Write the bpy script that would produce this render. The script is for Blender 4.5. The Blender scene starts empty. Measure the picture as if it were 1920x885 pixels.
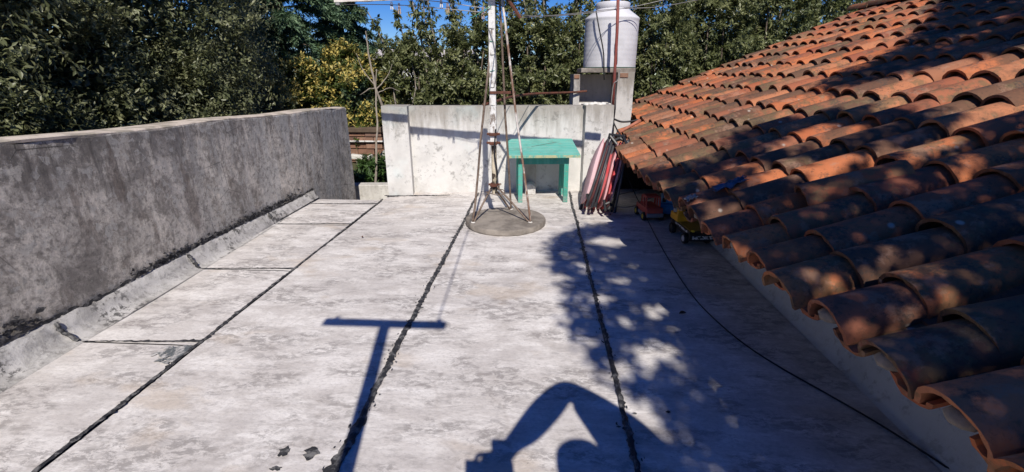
import bpy, bmesh, math, random
import numpy as np
from math import radians, sin, cos, pi, tan, atan, sqrt
from mathutils import Vector, Matrix, Quaternion

random.seed(7)
R = np.random.default_rng(7)
SC = bpy.context.scene
COL = SC.collection

# ------------------------------------------------------------------ camera
FPX, H = 860.0, 1.25
PITCH = radians(19.32); YAW = radians(3.14)
cam_d = bpy.data.cameras.new('camera'); cam = bpy.data.objects.new('camera', cam_d); COL.objects.link(cam)
cam_d.sensor_fit = 'HORIZONTAL'; cam_d.sensor_width = 36.0; cam_d.lens = 36.0 * FPX / 1920.0
cam_d.clip_start = 0.03; cam_d.clip_end = 2000
cam.location = (0, 0, H)
cam.rotation_euler = (pi / 2 - PITCH, 0, YAW)
SC.camera = cam

# ------------------------------------------------------------------ world, sun, exposure
SUN_AZ, SUN_EL = radians(10.1), radians(46)
LDIR = np.array([-sin(SUN_AZ) * cos(SUN_EL), cos(SUN_AZ) * cos(SUN_EL), -sin(SUN_EL)])   # way the light travels
w = bpy.data.worlds.new('World'); SC.world = w; w.use_nodes = True
wn = w.node_tree.nodes; wl = w.node_tree.links
sky = wn.new('ShaderNodeTexSky'); sky.sky_type = 'NISHITA'; sky.sun_disc = False
sky.sun_elevation = SUN_EL; sky.sun_rotation = radians(169.9)
sky.altitude = 1500; sky.air_density = 1.0; sky.dust_density = 0.0; sky.ozone_density = 6.0
hs = wn.new('ShaderNodeHueSaturation'); hs.inputs['Saturation'].default_value = 1.34; hs.inputs['Hue'].default_value = 0.518     # the camera's vivid blue, over the whole sky
wl.new(sky.outputs['Color'], hs.inputs['Color']); wl.new(hs.outputs['Color'], wn['Background'].inputs['Color'])
wn['Background'].inputs['Strength'].default_value = 0.092
sd = bpy.data.lights.new('sun', 'SUN'); sun = bpy.data.objects.new('sun', sd); COL.objects.link(sun)
sd.energy = 4.8; sd.angle = radians(0.53); sd.color = (1.0, 0.94, 0.86)
sun.rotation_euler = Vector(LDIR).to_track_quat('-Z', 'Y').to_euler()
sun.location = (2, -8, 12)
SC.view_settings.view_transform = 'Standard'; SC.view_settings.look = 'None'
SC.view_settings.exposure = 0.12; SC.view_settings.gamma = 1.0
SC.cycles.use_denoising = True
SC.cycles.max_bounces = 6; SC.cycles.transparent_max_bounces = 4

# ------------------------------------------------------------------ survey helper: sight line of a photo point met with a known plane
_fw = np.array([-sin(YAW) * cos(PITCH), cos(YAW) * cos(PITCH), -sin(PITCH)])
_rt = np.array([cos(YAW), sin(YAW), 0.0]); _up = np.cross(_rt, _fw); _C = np.array([0, 0, H])
def U(x, y, ax, v):
    d = _fw * FPX + _rt * (x - 960) - _up * (y - 442.5)
    return Vector(_C + d * ((v - _C[ax]) / d[ax]))
def UP(x, y, P0, n):
    d = _fw * FPX + _rt * (x - 960) - _up * (y - 442.5)
    return _C + d * (np.dot(np.array(P0) - _C, n) / np.dot(d, n))
def PX(P):
    q = np.array(P) - _C; z = q @ _fw
    return 960 + FPX * (q @ _rt) / z, 442.5 - FPX * (q @ _up) / z, z

# ------------------------------------------------------------------ object helpers
def link(name, me, mat=None, parent=None):
    o = bpy.data.objects.new(name, me); COL.objects.link(o)
    if mat is not None and me is not None and len(me.materials) == 0: me.materials.append(mat)
    if parent is not None: o.parent = parent
    return o
def tag(o, label=None, cat=None, group=None, kind=None):
    if label: o['label'] = label
    if cat: o['category'] = cat
    if group: o['group'] = group
    if kind: o['kind'] = kind
    return o
def thing(name, label, cat, loc=(0, 0, 0), rot=(0, 0, 0), group=None):
    o = bpy.data.objects.new(name, None); COL.objects.link(o); o.location = loc; o.rotation_euler = rot
    o.empty_display_size = 0.1
    return tag(o, label, cat, group)

class MB:
    def __init__(s): s.v = []; s.f = []
    def add(s, v, f):
        b = len(s.v); s.v += [tuple(p) for p in v]; s.f += [tuple(i + b for i in q) for q in f]; return s
    def box(s, c, d, M=None, taper=1.0):
        hx, hy, hz = d[0] / 2, d[1] / 2, d[2] / 2
        v = [Vector((x * hx * (taper if z > 0 else 1), y * hy * (taper if z > 0 else 1), z * hz)) for z in (-1, 1) for y in (-1, 1) for x in (-1, 1)]
        if M is not None: v = [M @ p for p in v]
        v = [p + Vector(c) for p in v]
        return s.add(v, [(0, 2, 3, 1), (4, 5, 7, 6), (0, 1, 5, 4), (2, 6, 7, 3), (0, 4, 6, 2), (1, 3, 7, 5)])
    def hexa(s, bot, top):
        n = len(bot)
        f = [tuple(range(n))[::-1], tuple(range(n, 2 * n))] + [(i, (i + 1) % n, n + (i + 1) % n, n + i) for i in range(n)]
        return s.add(list(bot) + list(top), f)
    def tube(s, path, r, n=7, cap=True):
        P = [Vector(p) for p in path]; m = len(P)
        rs = r if hasattr(r, '__len__') else [r] * m
        prev = None; rings = []
        for i in range(m):
            t = (P[min(i + 1, m - 1)] - P[max(i - 1, 0)]).normalized()
            if prev is None:
                a = t.orthogonal().normalized()
            else:
                a = prev - t * prev.dot(t)
                a = a.normalized() if a.length > 1e-6 else t.orthogonal().normalized()
            prev = a; b = t.cross(a)
            rings.append([P[i] + (a * cos(2 * pi * k / n) + b * sin(2 * pi * k / n)) * rs[i] for k in range(n)])
        v = [p for g in rings for p in g]
        f = [(i * n + k, i * n + (k + 1) % n, (i + 1) * n + (k + 1) % n, (i + 1) * n + k) for i in range(m - 1) for k in range(n)]
        if cap: f += [tuple(range(n))[::-1], tuple((m - 1) * n + k for k in range(n))]
        return s.add(v, f)
    def lathe(s, prof, c=(0, 0, 0), n=32, M=None, cap=True):
        v = []
        for r, z in prof:
            for k in range(n):
                p = Vector((r * cos(2 * pi * k / n), r * sin(2 * pi * k / n), z))
                if M is not None: p = M @ p
                v.append(p + Vector(c))
        m = len(prof)
        f = [(i * n + k, i * n + (k + 1) % n, (i + 1) * n + (k + 1) % n, (i + 1) * n + k) for i in range(m - 1) for k in range(n)]
        if cap: f += [tuple(range(n))[::-1], tuple((m - 1) * n + k for k in range(n))]
        return s.add(v, f)
    def build(s, name, mat, parent=None, smooth=None, bevel=0, seg=2, sub=0):
        me = bpy.data.meshes.new(name); me.from_pydata(s.v, [], s.f); me.update()
        if smooth is not None:
            bm = bmesh.new(); bm.from_mesh(me)
            bmesh.ops.recalc_face_normals(bm, faces=bm.faces)
            bm.to_mesh(me); bm.free()
            me.shade_smooth() if smooth >= 180 else me.set_sharp_from_angle(angle=radians(smooth))
            if smooth < 180:
                me.polygons.foreach_set('use_smooth', [True] * len(me.polygons))
        o = link(name, me, mat, parent)
        if bevel:
            m = o.modifiers.new('bevel', 'BEVEL'); m.width = bevel; m.segments = seg; m.limit_method = 'ANGLE'; m.angle_limit = radians(40)
        if sub:
            m = o.modifiers.new('sub', 'SUBSURF'); m.levels = sub; m.render_levels = sub
        return o

def np_mesh(name, V, F, tint=None):
    me = bpy.data.meshes.new(name); n, k = F.shape
    me.vertices.add(len(V)); me.vertices.foreach_set('co', np.ascontiguousarray(V, np.float32).ravel())
    me.loops.add(n * k); me.loops.foreach_set('vertex_index', np.ascontiguousarray(F, np.int32).ravel())
    me.polygons.add(n); me.polygons.foreach_set('loop_start', np.arange(0, n * k, k, dtype=np.int32))
    if tint is not None:
        a = me.attributes.new('tint', 'FLOAT', 'POINT'); a.data.foreach_set('value', np.ascontiguousarray(tint, np.float32))
    me.update(); me.validate(); return me

def wob(path, k, amp, rng=random):
    """subdivide a path into k points per span with a little irregularity"""
    out = []; P = [Vector(p) for p in path]
    for a, b in zip(P[:-1], P[1:]):
        for i in range(k):
            q = a.lerp(b, i / k)
            if out: q = q + Vector([rng.uniform(-amp, amp) for _ in range(3)])
            out.append(q)
    out.append(P[-1]); return out
def smoothpath(P, k=8):
    P = [Vector(p) for p in P]; Q = [P[0]] + P + [P[-1]]; out = []
    for i in range(1, len(Q) - 2):
        a, b, c, d = Q[i - 1:i + 3]
        for j in range(k):
            t = j / k
            out.append(0.5 * ((2 * b) + (c - a) * t + (2 * a - 5 * b + 4 * c - d) * t * t + (3 * b - a - 3 * c + d) * t ** 3))
    out.append(P[-1]); return out

# ------------------------------------------------------------------ material helpers
class NT:
    def __init__(s, name):
        s.m = bpy.data.materials.new(name); s.m.use_nodes = True
        s.n = s.m.node_tree.nodes; s.l = s.m.node_tree.links
        s.b = s.n['Principled BSDF']; s.out = s.n['Material Output']
        s.tc = s.n.new('ShaderNodeTexCoord').outputs['Object']
    def put(s, sock, v):
        if isinstance(v, (int, float)): sock.default_value = v
        elif isinstance(v, (tuple, list)): sock.default_value = tuple(v) if len(v) == 4 or sock.type == 'VECTOR' else (*v, 1.0)
        else: s.l.new(v, sock)
    def mapv(s, scale=(1, 1, 1), rot=(0, 0, 0), loc=(0, 0, 0), src=None):
        n = s.n.new('ShaderNodeMapping'); n.inputs['Scale'].default_value = scale; n.inputs['Rotation'].default_value = rot
        n.inputs['Location'].default_value = loc
        s.l.new(src if src is not None else s.tc, n.inputs['Vector']); return n.outputs[0]
    def noise(s, scale, detail=6, rough=0.6, vec=None, dist=0.0):
        n = s.n.new('ShaderNodeTexNoise'); n.inputs['Scale'].default_value = scale; n.inputs['Detail'].default_value = detail
        n.inputs['Roughness'].default_value = rough; n.inputs['Distortion'].default_value = dist
        s.l.new(vec if vec is not None else s.tc, n.inputs['Vector']); return n.outputs['Fac']
    def vor(s, scale, vec=None, out='Distance', feature='F1'):
        n = s.n.new('ShaderNodeTexVoronoi'); n.feature = feature; n.inputs['Scale'].default_value = scale
        s.l.new(vec if vec is not None else s.tc, n.inputs['Vector']); return n.outputs[out]
    def ramp(s, f, a, b, lo=0.0, hi=1.0):
        n = s.n.new('ShaderNodeMapRange'); n.interpolation_type = 'SMOOTHSTEP'
        s.put(n.inputs[0], f); n.inputs[1].default_value = a; n.inputs[2].default_value = b
        n.inputs[3].default_value = lo; n.inputs[4].default_value = hi; return n.outputs[0]
    def mix(s, f, a, b, mode='MIX'):
        n = s.n.new('ShaderNodeMix'); n.data_type = 'RGBA'; n.blend_type = mode
        s.put(n.inputs[0], f); s.put(n.inputs[6], a); s.put(n.inputs[7], b); return n.outputs[2]
    def math(s, op, a, b=0.0):
        n = s.n.new('ShaderNodeMath'); n.operation = op; s.put(n.inputs[0], a); s.put(n.inputs[1], b); return n.outputs[0]
    def sep(s, v=None):
        n = s.n.new('ShaderNodeSeparateXYZ'); s.l.new(v if v is not None else s.tc, n.inputs[0]); return n.outputs
    def bump(s, h, strength=0.4, dist=0.01):
        n = s.n.new('ShaderNodeBump'); n.inputs['Strength'].default_value = strength; n.inputs['Distance'].default_value = dist
        s.put(n.inputs['Height'], h); s.l.new(n.outputs[0], s.b.inputs['Normal'])
    def attr(s, name):
        n = s.n.new('ShaderNodeAttribute'); n.attribute_name = name; return n.outputs['Fac']
    def orand(s): return s.n.new('ShaderNodeObjectInfo').outputs['Random']
    def done(s, col, rough=0.7, metal=0.0, spec=0.35):
        s.put(s.b.inputs['Base Color'], col); s.put(s.b.inputs['Roughness'], rough); s.put(s.b.inputs['Metallic'], metal)
        s.put(s.b.inputs['Specular IOR Level'], spec); return s.m

def plain(name, c1, c2=None, scale=8, rough=0.6, bump=0.0, metal=0.0, spec=0.35, lo=0.42, hi=0.66):
    t = NT(name)
    f = t.noise(scale, 8, 0.62)
    col = t.mix(t.ramp(f, lo, hi), c1, c2 if c2 else tuple(x * 0.75 for x in c1))
    if bump: t.bump(t.noise(scale * 6, 5), 0.5, bump)
    return t.done(col, rough, metal, spec)

# floor membrane : whitewashed, brushed across, worn
def mat_floor():
    t = NT('whitewashed membrane')
    wob_ = t.noise(2.0, 3, 0.5)
    big = t.noise(1.3, 6, 0.62, t.mapv((1.0, 1.5, 1), loc=(2, 5, 0)))
    mid = t.noise(4.2, 9, 0.70, t.mapv((1.0, 1.9, 1), (0, 0, 0.05)), 0.4)
    st = t.noise(5.0, 10, 0.74, t.mapv((0.6, 3.6, 1), (0, 0, 0.035)), 0.5)
    fine = t.noise(48, 7, 0.75, t.mapv((1, 1.7, 1)))
    c = t.mix(t.ramp(mid, 0.40, 0.62), (0.70, 0.665, 0.63), (0.56, 0.522, 0.49))
    c = t.mix(t.math('MULTIPLY', t.ramp(st, 0.51, 0.63), 0.48), c, (0.40, 0.372, 0.352))
    c = t.mix(t.math('MULTIPLY', t.ramp(big, 0.50, 0.60), 0.40), c, (0.44, 0.405, 0.385))
    c = t.mix(t.math('MULTIPLY', t.math('MULTIPLY', t.ramp(st, 0.48, 0.36), t.ramp(mid, 0.52, 0.42)), 0.75), c, (0.80, 0.77, 0.735))
    # thinner paint: dark speckled scuffs in patches
    patch = t.ramp(t.noise(2.3, 6, 0.65, t.mapv((1, 1.9, 1), loc=(3, 1, 0))), 0.46, 0.58)
    sc = t.math('MULTIPLY', patch, t.ramp(t.noise(15, 9, 0.80, t.mapv((1, 2.0, 1)), 0.4), 0.46, 0.55))
    c = t.mix(t.math('MULTIPLY', sc, 0.70), c, (0.225, 0.205, 0.195))
    warm = t.ramp(t.noise(1.7, 4, 0.6, t.mapv((1, 1.6, 1), loc=(7, 2, 0))), 0.56, 0.68)
    c = t.mix(t.math('MULTIPLY', warm, 0.45), c, (0.50, 0.405, 0.31))
    ring = t.ramp(t.math('ABSOLUTE', t.math('SUBTRACT', t.noise(1.5, 3, 0.5, t.mapv(loc=(11, 4, 0)), 0.6), 0.55)), 0.0, 0.02, 1, 0)
    c = t.mix(t.math('MULTIPLY', ring, 0.22), c, (0.33, 0.29, 0.26))
    dots = t.math('MULTIPLY', t.ramp(t.vor(19), 0.03, 0.07, 1, 0), t.ramp(t.noise(3.1, 2), 0.50, 0.62))
    c = t.mix(t.math('MULTIPLY', dots, 0.7), c, (0.12, 0.11, 0.105))
    c = t.mix(t.ramp(fine, 0.44, 0.68, 0.0, 0.46), c, (0.33, 0.308, 0.29))
    t.bump(t.math('ADD', t.math('MULTIPLY', mid, 0.8), t.math('MULTIPLY', fine, 0.4)), 0.6, 0.005)
    return t.done(c, 0.82, 0, 0.2)

def mat_leftwall():
    t = NT('weathered cement render')
    X, Y, Z = t.sep()
    big = t.noise(1.5, 7, 0.66); mid = t.noise(7, 10, 0.74, dist=0.3); fine = t.noise(30, 8, 0.78)
    vs = t.noise(6.0, 8, 0.68, t.mapv((1, 1.5, 0.16)))
    cells = t.vor(26, None, 'Color'); cell = t.sep(cells)[0]
    c = t.mix(t.ramp(mid, 0.40, 0.60), (0.72, 0.66, 0.59), (0.32, 0.29, 0.26))
    c = t.mix(t.math('MULTIPLY', t.ramp(big, 0.48, 0.62), 0.5), c, (0.155, 0.143, 0.134))
    # mould running down from the top, less towards the far end
    top = t.ramp(t.math('ADD', Z, t.math('MULTIPLY', t.math('SUBTRACT', vs, 0.5), 1.7)), 0.55, 1.02)
    drip = t.math('MULTIPLY', t.ramp(t.noise(13, 8, .7, t.mapv((1, 1.5, 0.07), loc=(3, 0, 0))), .53, .60), t.ramp(Z, 0.25, 0.85))
    c = t.mix(t.math('MULTIPLY', drip, 0.6), c, (0.085, 0.078, 0.074))
    c = t.mix(t.math('MULTIPLY', top, 0.72), c, (0.105, 0.094, 0.087))
    lite = t.math('MULTIPLY', t.ramp(t.math('ADD', Y, t.math('MULTIPLY', vs, 2.5)), 3.2, 6.0), t.ramp(vs, 0.44, 0.56))
    c = t.mix(t.math('MULTIPLY', lite, 0.75), c, (0.58, 0.565, 0.54))
    pale = t.math('MULTIPLY', t.ramp(t.noise(9, 8, 0.74, t.mapv((1, 1, 0.7), loc=(4, 2, 1))), 0.54, 0.60), t.ramp(big, 0.62, 0.42))
    c = t.mix(t.math('MULTIPLY', pale, 0.72), c, (0.70, 0.655, 0.59))
    flk = t.math('MULTIPLY', t.ramp(cell, 0.72, 0.80), t.ramp(t.noise(4, 5, .7, t.mapv(loc=(2, 8, 1))), 0.44, 0.52))
    c = t.mix(t.math('MULTIPLY', flk, 0.65), c, (0.50, 0.48, 0.45))
    brown = t.ramp(t.noise(2.7, 5, 0.66, t.mapv((1, 1.5, 0.45), loc=(1, 7, 3))), 0.55, 0.65)
    c = t.mix(t.math('MULTIPLY', brown, 0.5), c, (0.135, 0.098, 0.078))
    c = t.mix(t.ramp(fine, 0.46, 0.64, 0, 0.66), c, (0.13, 0.12, 0.11))
    crk = t.ramp(t.vor(2.3, t.mapv(loc=(0, 3, 1)), 'Distance', 'DISTANCE_TO_EDGE'), 0.0, 0.007, 1, 0)
    crk = t.math('MULTIPLY', crk, t.ramp(t.noise(1.3, 2), 0.5, 0.6))
    c = t.mix(t.math('MULTIPLY', crk, 0.8), c, (0.05, 0.047, 0.045))
    t.bump(t.math('ADD', t.math('MULTIPLY', mid, 1.0), t.math('MULTIPLY', fine, 0.9)), 1.0, 0.014)
    return t.done(c, 0.9, 0, 0.15)

def mat_white(name='limewashed render', base=(0.68, 0.665, 0.63), zt=0.94, stain=1.0):
    t = NT(name)
    X, Y, Z = t.sep()
    n1 = t.noise(3.2, 7, 0.66); n2 = t.noise(17, 8, 0.72); vs = t.noise(7, 6, 0.65, t.mapv((1.8, 1.8, 0.3)))
    c = t.mix(t.ramp(n1, 0.40, 0.70), base, tuple(x * 0.83 for x in base))
    d = t.ramp(t.math('ADD', Z, t.math('MULTIPLY', t.math('SUBTRACT', vs, 0.5), 0.75)), zt - 0.36, zt + 0.01)
    c = t.mix(t.math('MULTIPLY', d, 0.8 * stain), c, (0.25, 0.225, 0.19))
    sp = t.math('MULTIPLY', t.ramp(n2, 0.52, 0.60), t.ramp(t.noise(2.5, 6, .66), 0.47, 0.60))
    c = t.mix(t.math('MULTIPLY', sp, 0.62 * stain), c, (0.21, 0.20, 0.185))
    blue = t.ramp(t.noise(2.2, 3, 0.5, t.mapv(loc=(5, 1, 2))), 0.57, 0.72)
    c = t.mix(t.math('MULTIPLY', blue, 0.30), c, (0.55, 0.70, 0.70))
    low = t.math('MULTIPLY', t.ramp(Z, 0.17, 0.02), t.ramp(n2, 0.42, 0.62))
    c = t.mix(t.math('MULTIPLY', low, 0.25 * stain), c, (0.42, 0.38, 0.33))
    t.bump(t.math('ADD', n1, t.math('MULTIPLY', n2, 0.5)), 0.6, 0.01)
    return t.done(c, 0.88, 0, 0.18)

def mat_tile(name, per_object):
    t = NT(name)
    rnd = t.orand() if per_object else t.attr('tint')
    geo = t.n.new('ShaderNodeNewGeometry').outputs['Position']
    n1 = t.noise(3.0, 7, 0.65, geo); n2 = t.noise(14, 8, 0.7, geo); n3 = t.noise(60, 5, 0.7, geo)
    cr = t.n.new('ShaderNodeValToRGB'); t.l.new(rnd, cr.inputs[0])
    e = cr.color_ramp.elements; e[0].position = 0; e[0].color = (0.40, 0.122, 0.052, 1); e[1].position = 1; e[1].color = (0.34, 0.155, 0.085, 1)
    for p, c in ((0.2, (0.50, 0.170, 0.072, 1)), (0.4, (0.30, 0.092, 0.050, 1)), (0.6, (0.46, 0.190, 0.095, 1)), (0.8, (0.26, 0.080, 0.048, 1))):
        k = e.new(p); k.color = c
    c = cr.outputs[0]
    dk = t.ramp(t.math('ADD', n1, t.math('MULTIPLY', t.math('SUBTRACT', t.math('FRACT', t.math('MULTIPLY', rnd, 7.31)), 0.5), 0.34)), 0.47, 0.62)
    c = t.mix(t.math('MULTIPLY', dk, 0.80), c, (0.098, 0.066, 0.046))
    ol = t.ramp(t.math('ADD', n2, t.math('MULTIPLY', t.math('SUBTRACT', t.math('FRACT', t.math('MULTIPLY', rnd, 13.7)), 0.5), 0.25)), 0.52, 0.64)
    c = t.mix(t.math('MULTIPLY', ol, 0.68), c, (0.155, 0.115, 0.062))
    gr = t.math('MULTIPLY', t.ramp(t.noise(5, 6, 0.7, t.mapv(loc=(3, 4, 5), src=geo)), 0.52, 0.62), t.ramp(n3, 0.40, 0.55))
    c = t.mix(t.math('MULTIPLY', gr, 0.75), c, (0.075, 0.062, 0.052))
    dust = t.ramp(t.noise(7, 8, .74, t.mapv(loc=(9, 1, 4), src=geo)), .53, .62)
    c = t.mix(t.math('MULTIPLY', dust, 0.45), c, (0.36, 0.22, 0.15))
    sp_ = t.math('MULTIPLY', t.ramp(n3, .55, .62), t.ramp(n1, .42, .55))
    c = t.mix(t.math('MULTIPLY', sp_, 0.55), c, (0.06, 0.045, 0.035))
    li = t.ramp(t.vor(6.5, t.mapv(loc=(1, 2, 3), src=geo)), 0.04, 0.10, 1, 0)
    c = t.mix(t.math('MULTIPLY', li, 0.55), c, (0.55, 0.50, 0.42))
    t.bump(t.math('ADD', n2, t.math('MULTIPLY', n3, 0.5)), 0.7, 0.004)
    return t.done(c, 0.86, 0, 0.12)

def mat_tar():
    t = NT('bitumen joint')
    n = t.noise(26, 7, 0.7)
    c = t.mix(t.ramp(n, 0.47, 0.63), (0.028, 0.028, 0.031), (0.17, 0.165, 0.16))
    t.bump(n, 0.8, 0.01)
    return t.done(c, 0.6, 0, 0.3)

def mat_leaf(name, dark, mid, bright, trans=0.28, rough=0.42, spec=0.45):
    t = NT(name)
    a = t.attr('tint')
    cr = t.n.new('ShaderNodeValToRGB'); t.l.new(a, cr.inputs[0])
    e = cr.color_ramp.elements; e[0].position = 0.0; e[0].color = (*dark, 1); e[1].position = 1.0; e[1].color = (*bright, 1)
    k = e.new(0.5); k.color = (*mid, 1)
    t.done(cr.outputs[0], rough, 0, spec)
    tr = t.n.new('ShaderNodeBsdfTranslucent'); t.l.new(cr.outputs[0], tr.inputs['Color'])
    mx = t.n.new('ShaderNodeMixShader'); mx.inputs[0].default_value = trans
    t.l.new(t.b.outputs[0], mx.inputs[1]); t.l.new(tr.outputs[0], mx.inputs[2]); t.l.new(mx.outputs[0], t.out.inputs['Surface'])
    return t.m

def mat_peel(name, paint, under, scale=9, lo=0.50, hi=0.56, rough=0.6):
    t = NT(name)
    n = t.noise(scale, 8, 0.7, t.mapv((1, 1, 0.35))); n2 = t.noise(40, 4)
    c = t.mix(t.ramp(n, lo, hi), paint, under)
    c = t.mix(t.ramp(n2, 0.4, 0.8, 0, 0.4), c, tuple(x * 0.55 for x in under))
    t.bump(n, 0.5, 0.003)
    return t.done(c, rough, 0, 0.3)

def mat_worn(name, paint, dark, pale, rough=.6, grain=(.25, 3.2, 3.2)):
    t = NT(name)
    g = t.noise(9, 8, .7, t.mapv(grain)); n = t.noise(6, 8, .7); f = t.noise(36, 7, .78, t.mapv((.5, 1.2, 1)))
    X, Y, Z = t.sep()
    c = t.mix(t.ramp(g, .42, .62), paint, pale)
    c = t.mix(t.math('MULTIPLY', t.ramp(n, .50, .64), .6), c, dark)
    c = t.mix(t.math('MULTIPLY', t.ramp(f, .56, .62), .75), c, (0.25, 0.24, 0.19))
    c = t.mix(t.math('MULTIPLY', t.math('MULTIPLY', t.ramp(Z, .12, .0), t.ramp(f, .40, .55)), .7), c, (0.33, 0.31, 0.27))
    t.bump(t.math('ADD', g, f), .6, .003)
    return t.done(c, rough, 0, .3)
M = {}
M['floor'] = mat_floor(); M['lwall'] = mat_leftwall(); M['white'] = mat_white(); M['tar'] = mat_tar()
M['tile'] = mat_tile('fired clay', True); M['tile_rest'] = mat_tile('fired clay far', False)
_t = NT('grey screed'); _a = _t.noise(6, 9, .74, dist=.5); _b = _t.noise(22, 8, .78); _c = _t.noise(3, 4, .6, _t.mapv(loc=(4, 1, 2)))
_k = _t.mix(_t.ramp(_a, .40, .62), (0.54, 0.52, 0.495), (0.35, 0.335, 0.315)); _k = _t.mix(_t.math('MULTIPLY', _t.ramp(_b, .50, .62), .6), _k, (0.20, 0.19, 0.18))
_k = _t.mix(_t.math('MULTIPLY', _t.math('MULTIPLY', _t.ramp(_c, .5, .6), _t.ramp(_b, .5, .54)), .8), _k, (0.07, 0.068, 0.066)); _t.bump(_b, .9, .008)
M['skirt'] = _t.done(_k, .88, 0, .15)
M['conc'] = plain('rough concrete', (0.30, 0.265, 0.225), (0.15, 0.13, 0.11), 7, 0.9, 0.008, lo=0.35, hi=0.7)
M['slab_dark'] = plain('old slab', (0.12, 0.115, 0.11), None, 5, 0.9)
M['curb'] = mat_white('curb render', (0.60, 0.60, 0.58), 0.7, 0.7)
M['stand'] = mat_white('mouldy render', (0.60, 0.58, 0.545), 1.30, 1.15)
M['lump'] = plain('lime mortar', (0.68, 0.66, 0.61), (0.5, 0.48, 0.44), 14, 0.9, 0.006)
M['soil'] = plain('garden soil', (0.09, 0.085, 0.045), (0.055, 0.065, 0.03), 0.8, 0.95, 0.02)
M['pole_white'] = mat_peel('flaking white paint', (0.74, 0.73, 0.70), (0.26, 0.22, 0.19), 11, 0.53, 0.57)
M['pole_cream'] = mat_peel('flaking cream paint', (0.62, 0.54, 0.40), (0.045, 0.03, 0.022), 8, 0.46, 0.50)
M['beam'] = mat_peel('weathered white timber', (0.70, 0.67, 0.60), (0.25, 0.24, 0.14), 10, 0.54, 0.62)
M['rust'] = plain('rusty iron', (0.135, 0.050, 0.030), (0.06, 0.028, 0.02), 18, 0.8, 0.002)
M['rod'] = plain('rusty rod', (0.20, 0.150, 0.115), (0.105, 0.07, 0.052), 22, 0.75, 0.001)
M['rod_pale'] = mat_peel('pale painted rod', (0.62, 0.58, 0.54), (0.21, 0.125, 0.085), 6, 0.46, 0.54)
M['steel'] = plain('galvanised wire', (0.34, 0.33, 0.31), None, 20, 0.5, 0, 0.4)
M['black'] = plain('black rubber', (0.018, 0.018, 0.02), None, 10, 0.5)
M['cable_grey'] = plain('grey cable', (0.17, 0.165, 0.16), None, 10, 0.5)
M['green_line'] = plain('green twine', (0.06, 0.27, 0.19), None, 10, 0.7)
M['peg'] = plain('weathered peg wood', (0.42, 0.30, 0.21), (0.27, 0.2, 0.15), 20, 0.8)
M['peg_white'] = plain('pale peg', (0.68, 0.66, 0.62), None, 20, 0.7)
M['leafdead'] = plain('dead leaf', (0.12, 0.055, 0.03), (0.07, 0.035, 0.02), 20, 0.7)

# ================================================================== SETTING
# ground sheet of the garden, far below the terrace
g = MB().add([(-400, -300, -2.9), (400, -300, -2.9), (400, 700, -2.9), (-400, 700, -2.9)], [(0, 1, 2, 3)]).build('ground', M['soil'])
tag(g, kind='structure')

# the terrace deck: a slab with membrane panels parted by tar joints
deck = MB().hexa([(-2.60, -3.2, -0.30), (1.44, -3.2, -0.30), (1.44, 5.30, -0.30), (-1.63, 4.98, -0.30), (-1.63, 4.66, -0.30), (-2.60, 4.62, -0.30)],
                 [(-2.60, -3.2, -0.012), (1.44, -3.2, -0.012), (1.44, 5.30, -0.012), (-1.63, 4.98, -0.012), (-1.63, 4.66, -0.012), (-2.60, 4.62, -0.012)]).build('terrace_floor', M['slab_dark'])
tag(deck, kind='structure')
def wallY(x): return 4.98 + (x + 1.37) * 0.113          # line of the back wall's face
def lx(y): return -2.19 - 0.036 * y                      # foot of the skirting on the left
S1 = lambda y: -1.655 + 0.006 * (y - 1)
S2 = lambda y: -0.665 + 0.003 * (y - 1)
S3 = lambda y: 0.355 + 0.004 * (y - 1)
G = 0.008
def panel(name, xa, xb, ya, yb, n=26, m=6):
    v = []; f = []
    for i in range(n + 1):
        y0 = i / n
        for j in range(m + 1):
            t_ = j / m
            yA = ya if not callable(ya) else None
            x_m = None
            yy0 = ya; yy1 = yb
            y = yy0 + (yy1 - yy0) * y0
            x = xa(y) + (xb(y) - xa(y)) * t_
            if i == n and yb > 4.4 and xb(4) > -1.0: y = wallY(x) + 0.05
            zz = 0.0035 * (sin(3.1 * x + 2.2 * y) + sin(5.3 * y - 1.7 * x + 1)) * 0.6
            if 0 < i < n and 0 < j < m: zz += R.normal(0, 0.0006)
            ed = min(j, m - j) == 0
            v.append((x, y, zz - (0.003 if ed else 0)))
    W = m + 1
    for i in range(n):
        for j in range(m): f.append((i * W + j, i * W + j + 1, (i + 1) * W + j + 1, (i + 1) * W + j))
    return MB().add(v, f).build(name, M['floor'], deck, smooth=180)
cross = [-0.2, 0.85, 1.855, 2.765, 3.765, 4.455, 4.648]
edges = [-3.2] + cross
for a, b in zip(edges[:-1], edges[1:]):
    panel('floor_panel', lambda y: lx(y) - 0.03, lambda y: S1(y) - G, a + 0.005, b - 0.005, 10)
panel('floor_panel', lambda y: S1(y) + G, lambda y: S2(y) - G, -3.2, 4.80, 60)
panel('floor_panel', lambda y: S2(y) + G, lambda y: S3(y) - G, -3.2, 5.1, 60)
panel('floor_panel', lambda y: S3(y) + G, lambda y: 1.425, -3.2, 5.15, 60)

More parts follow.
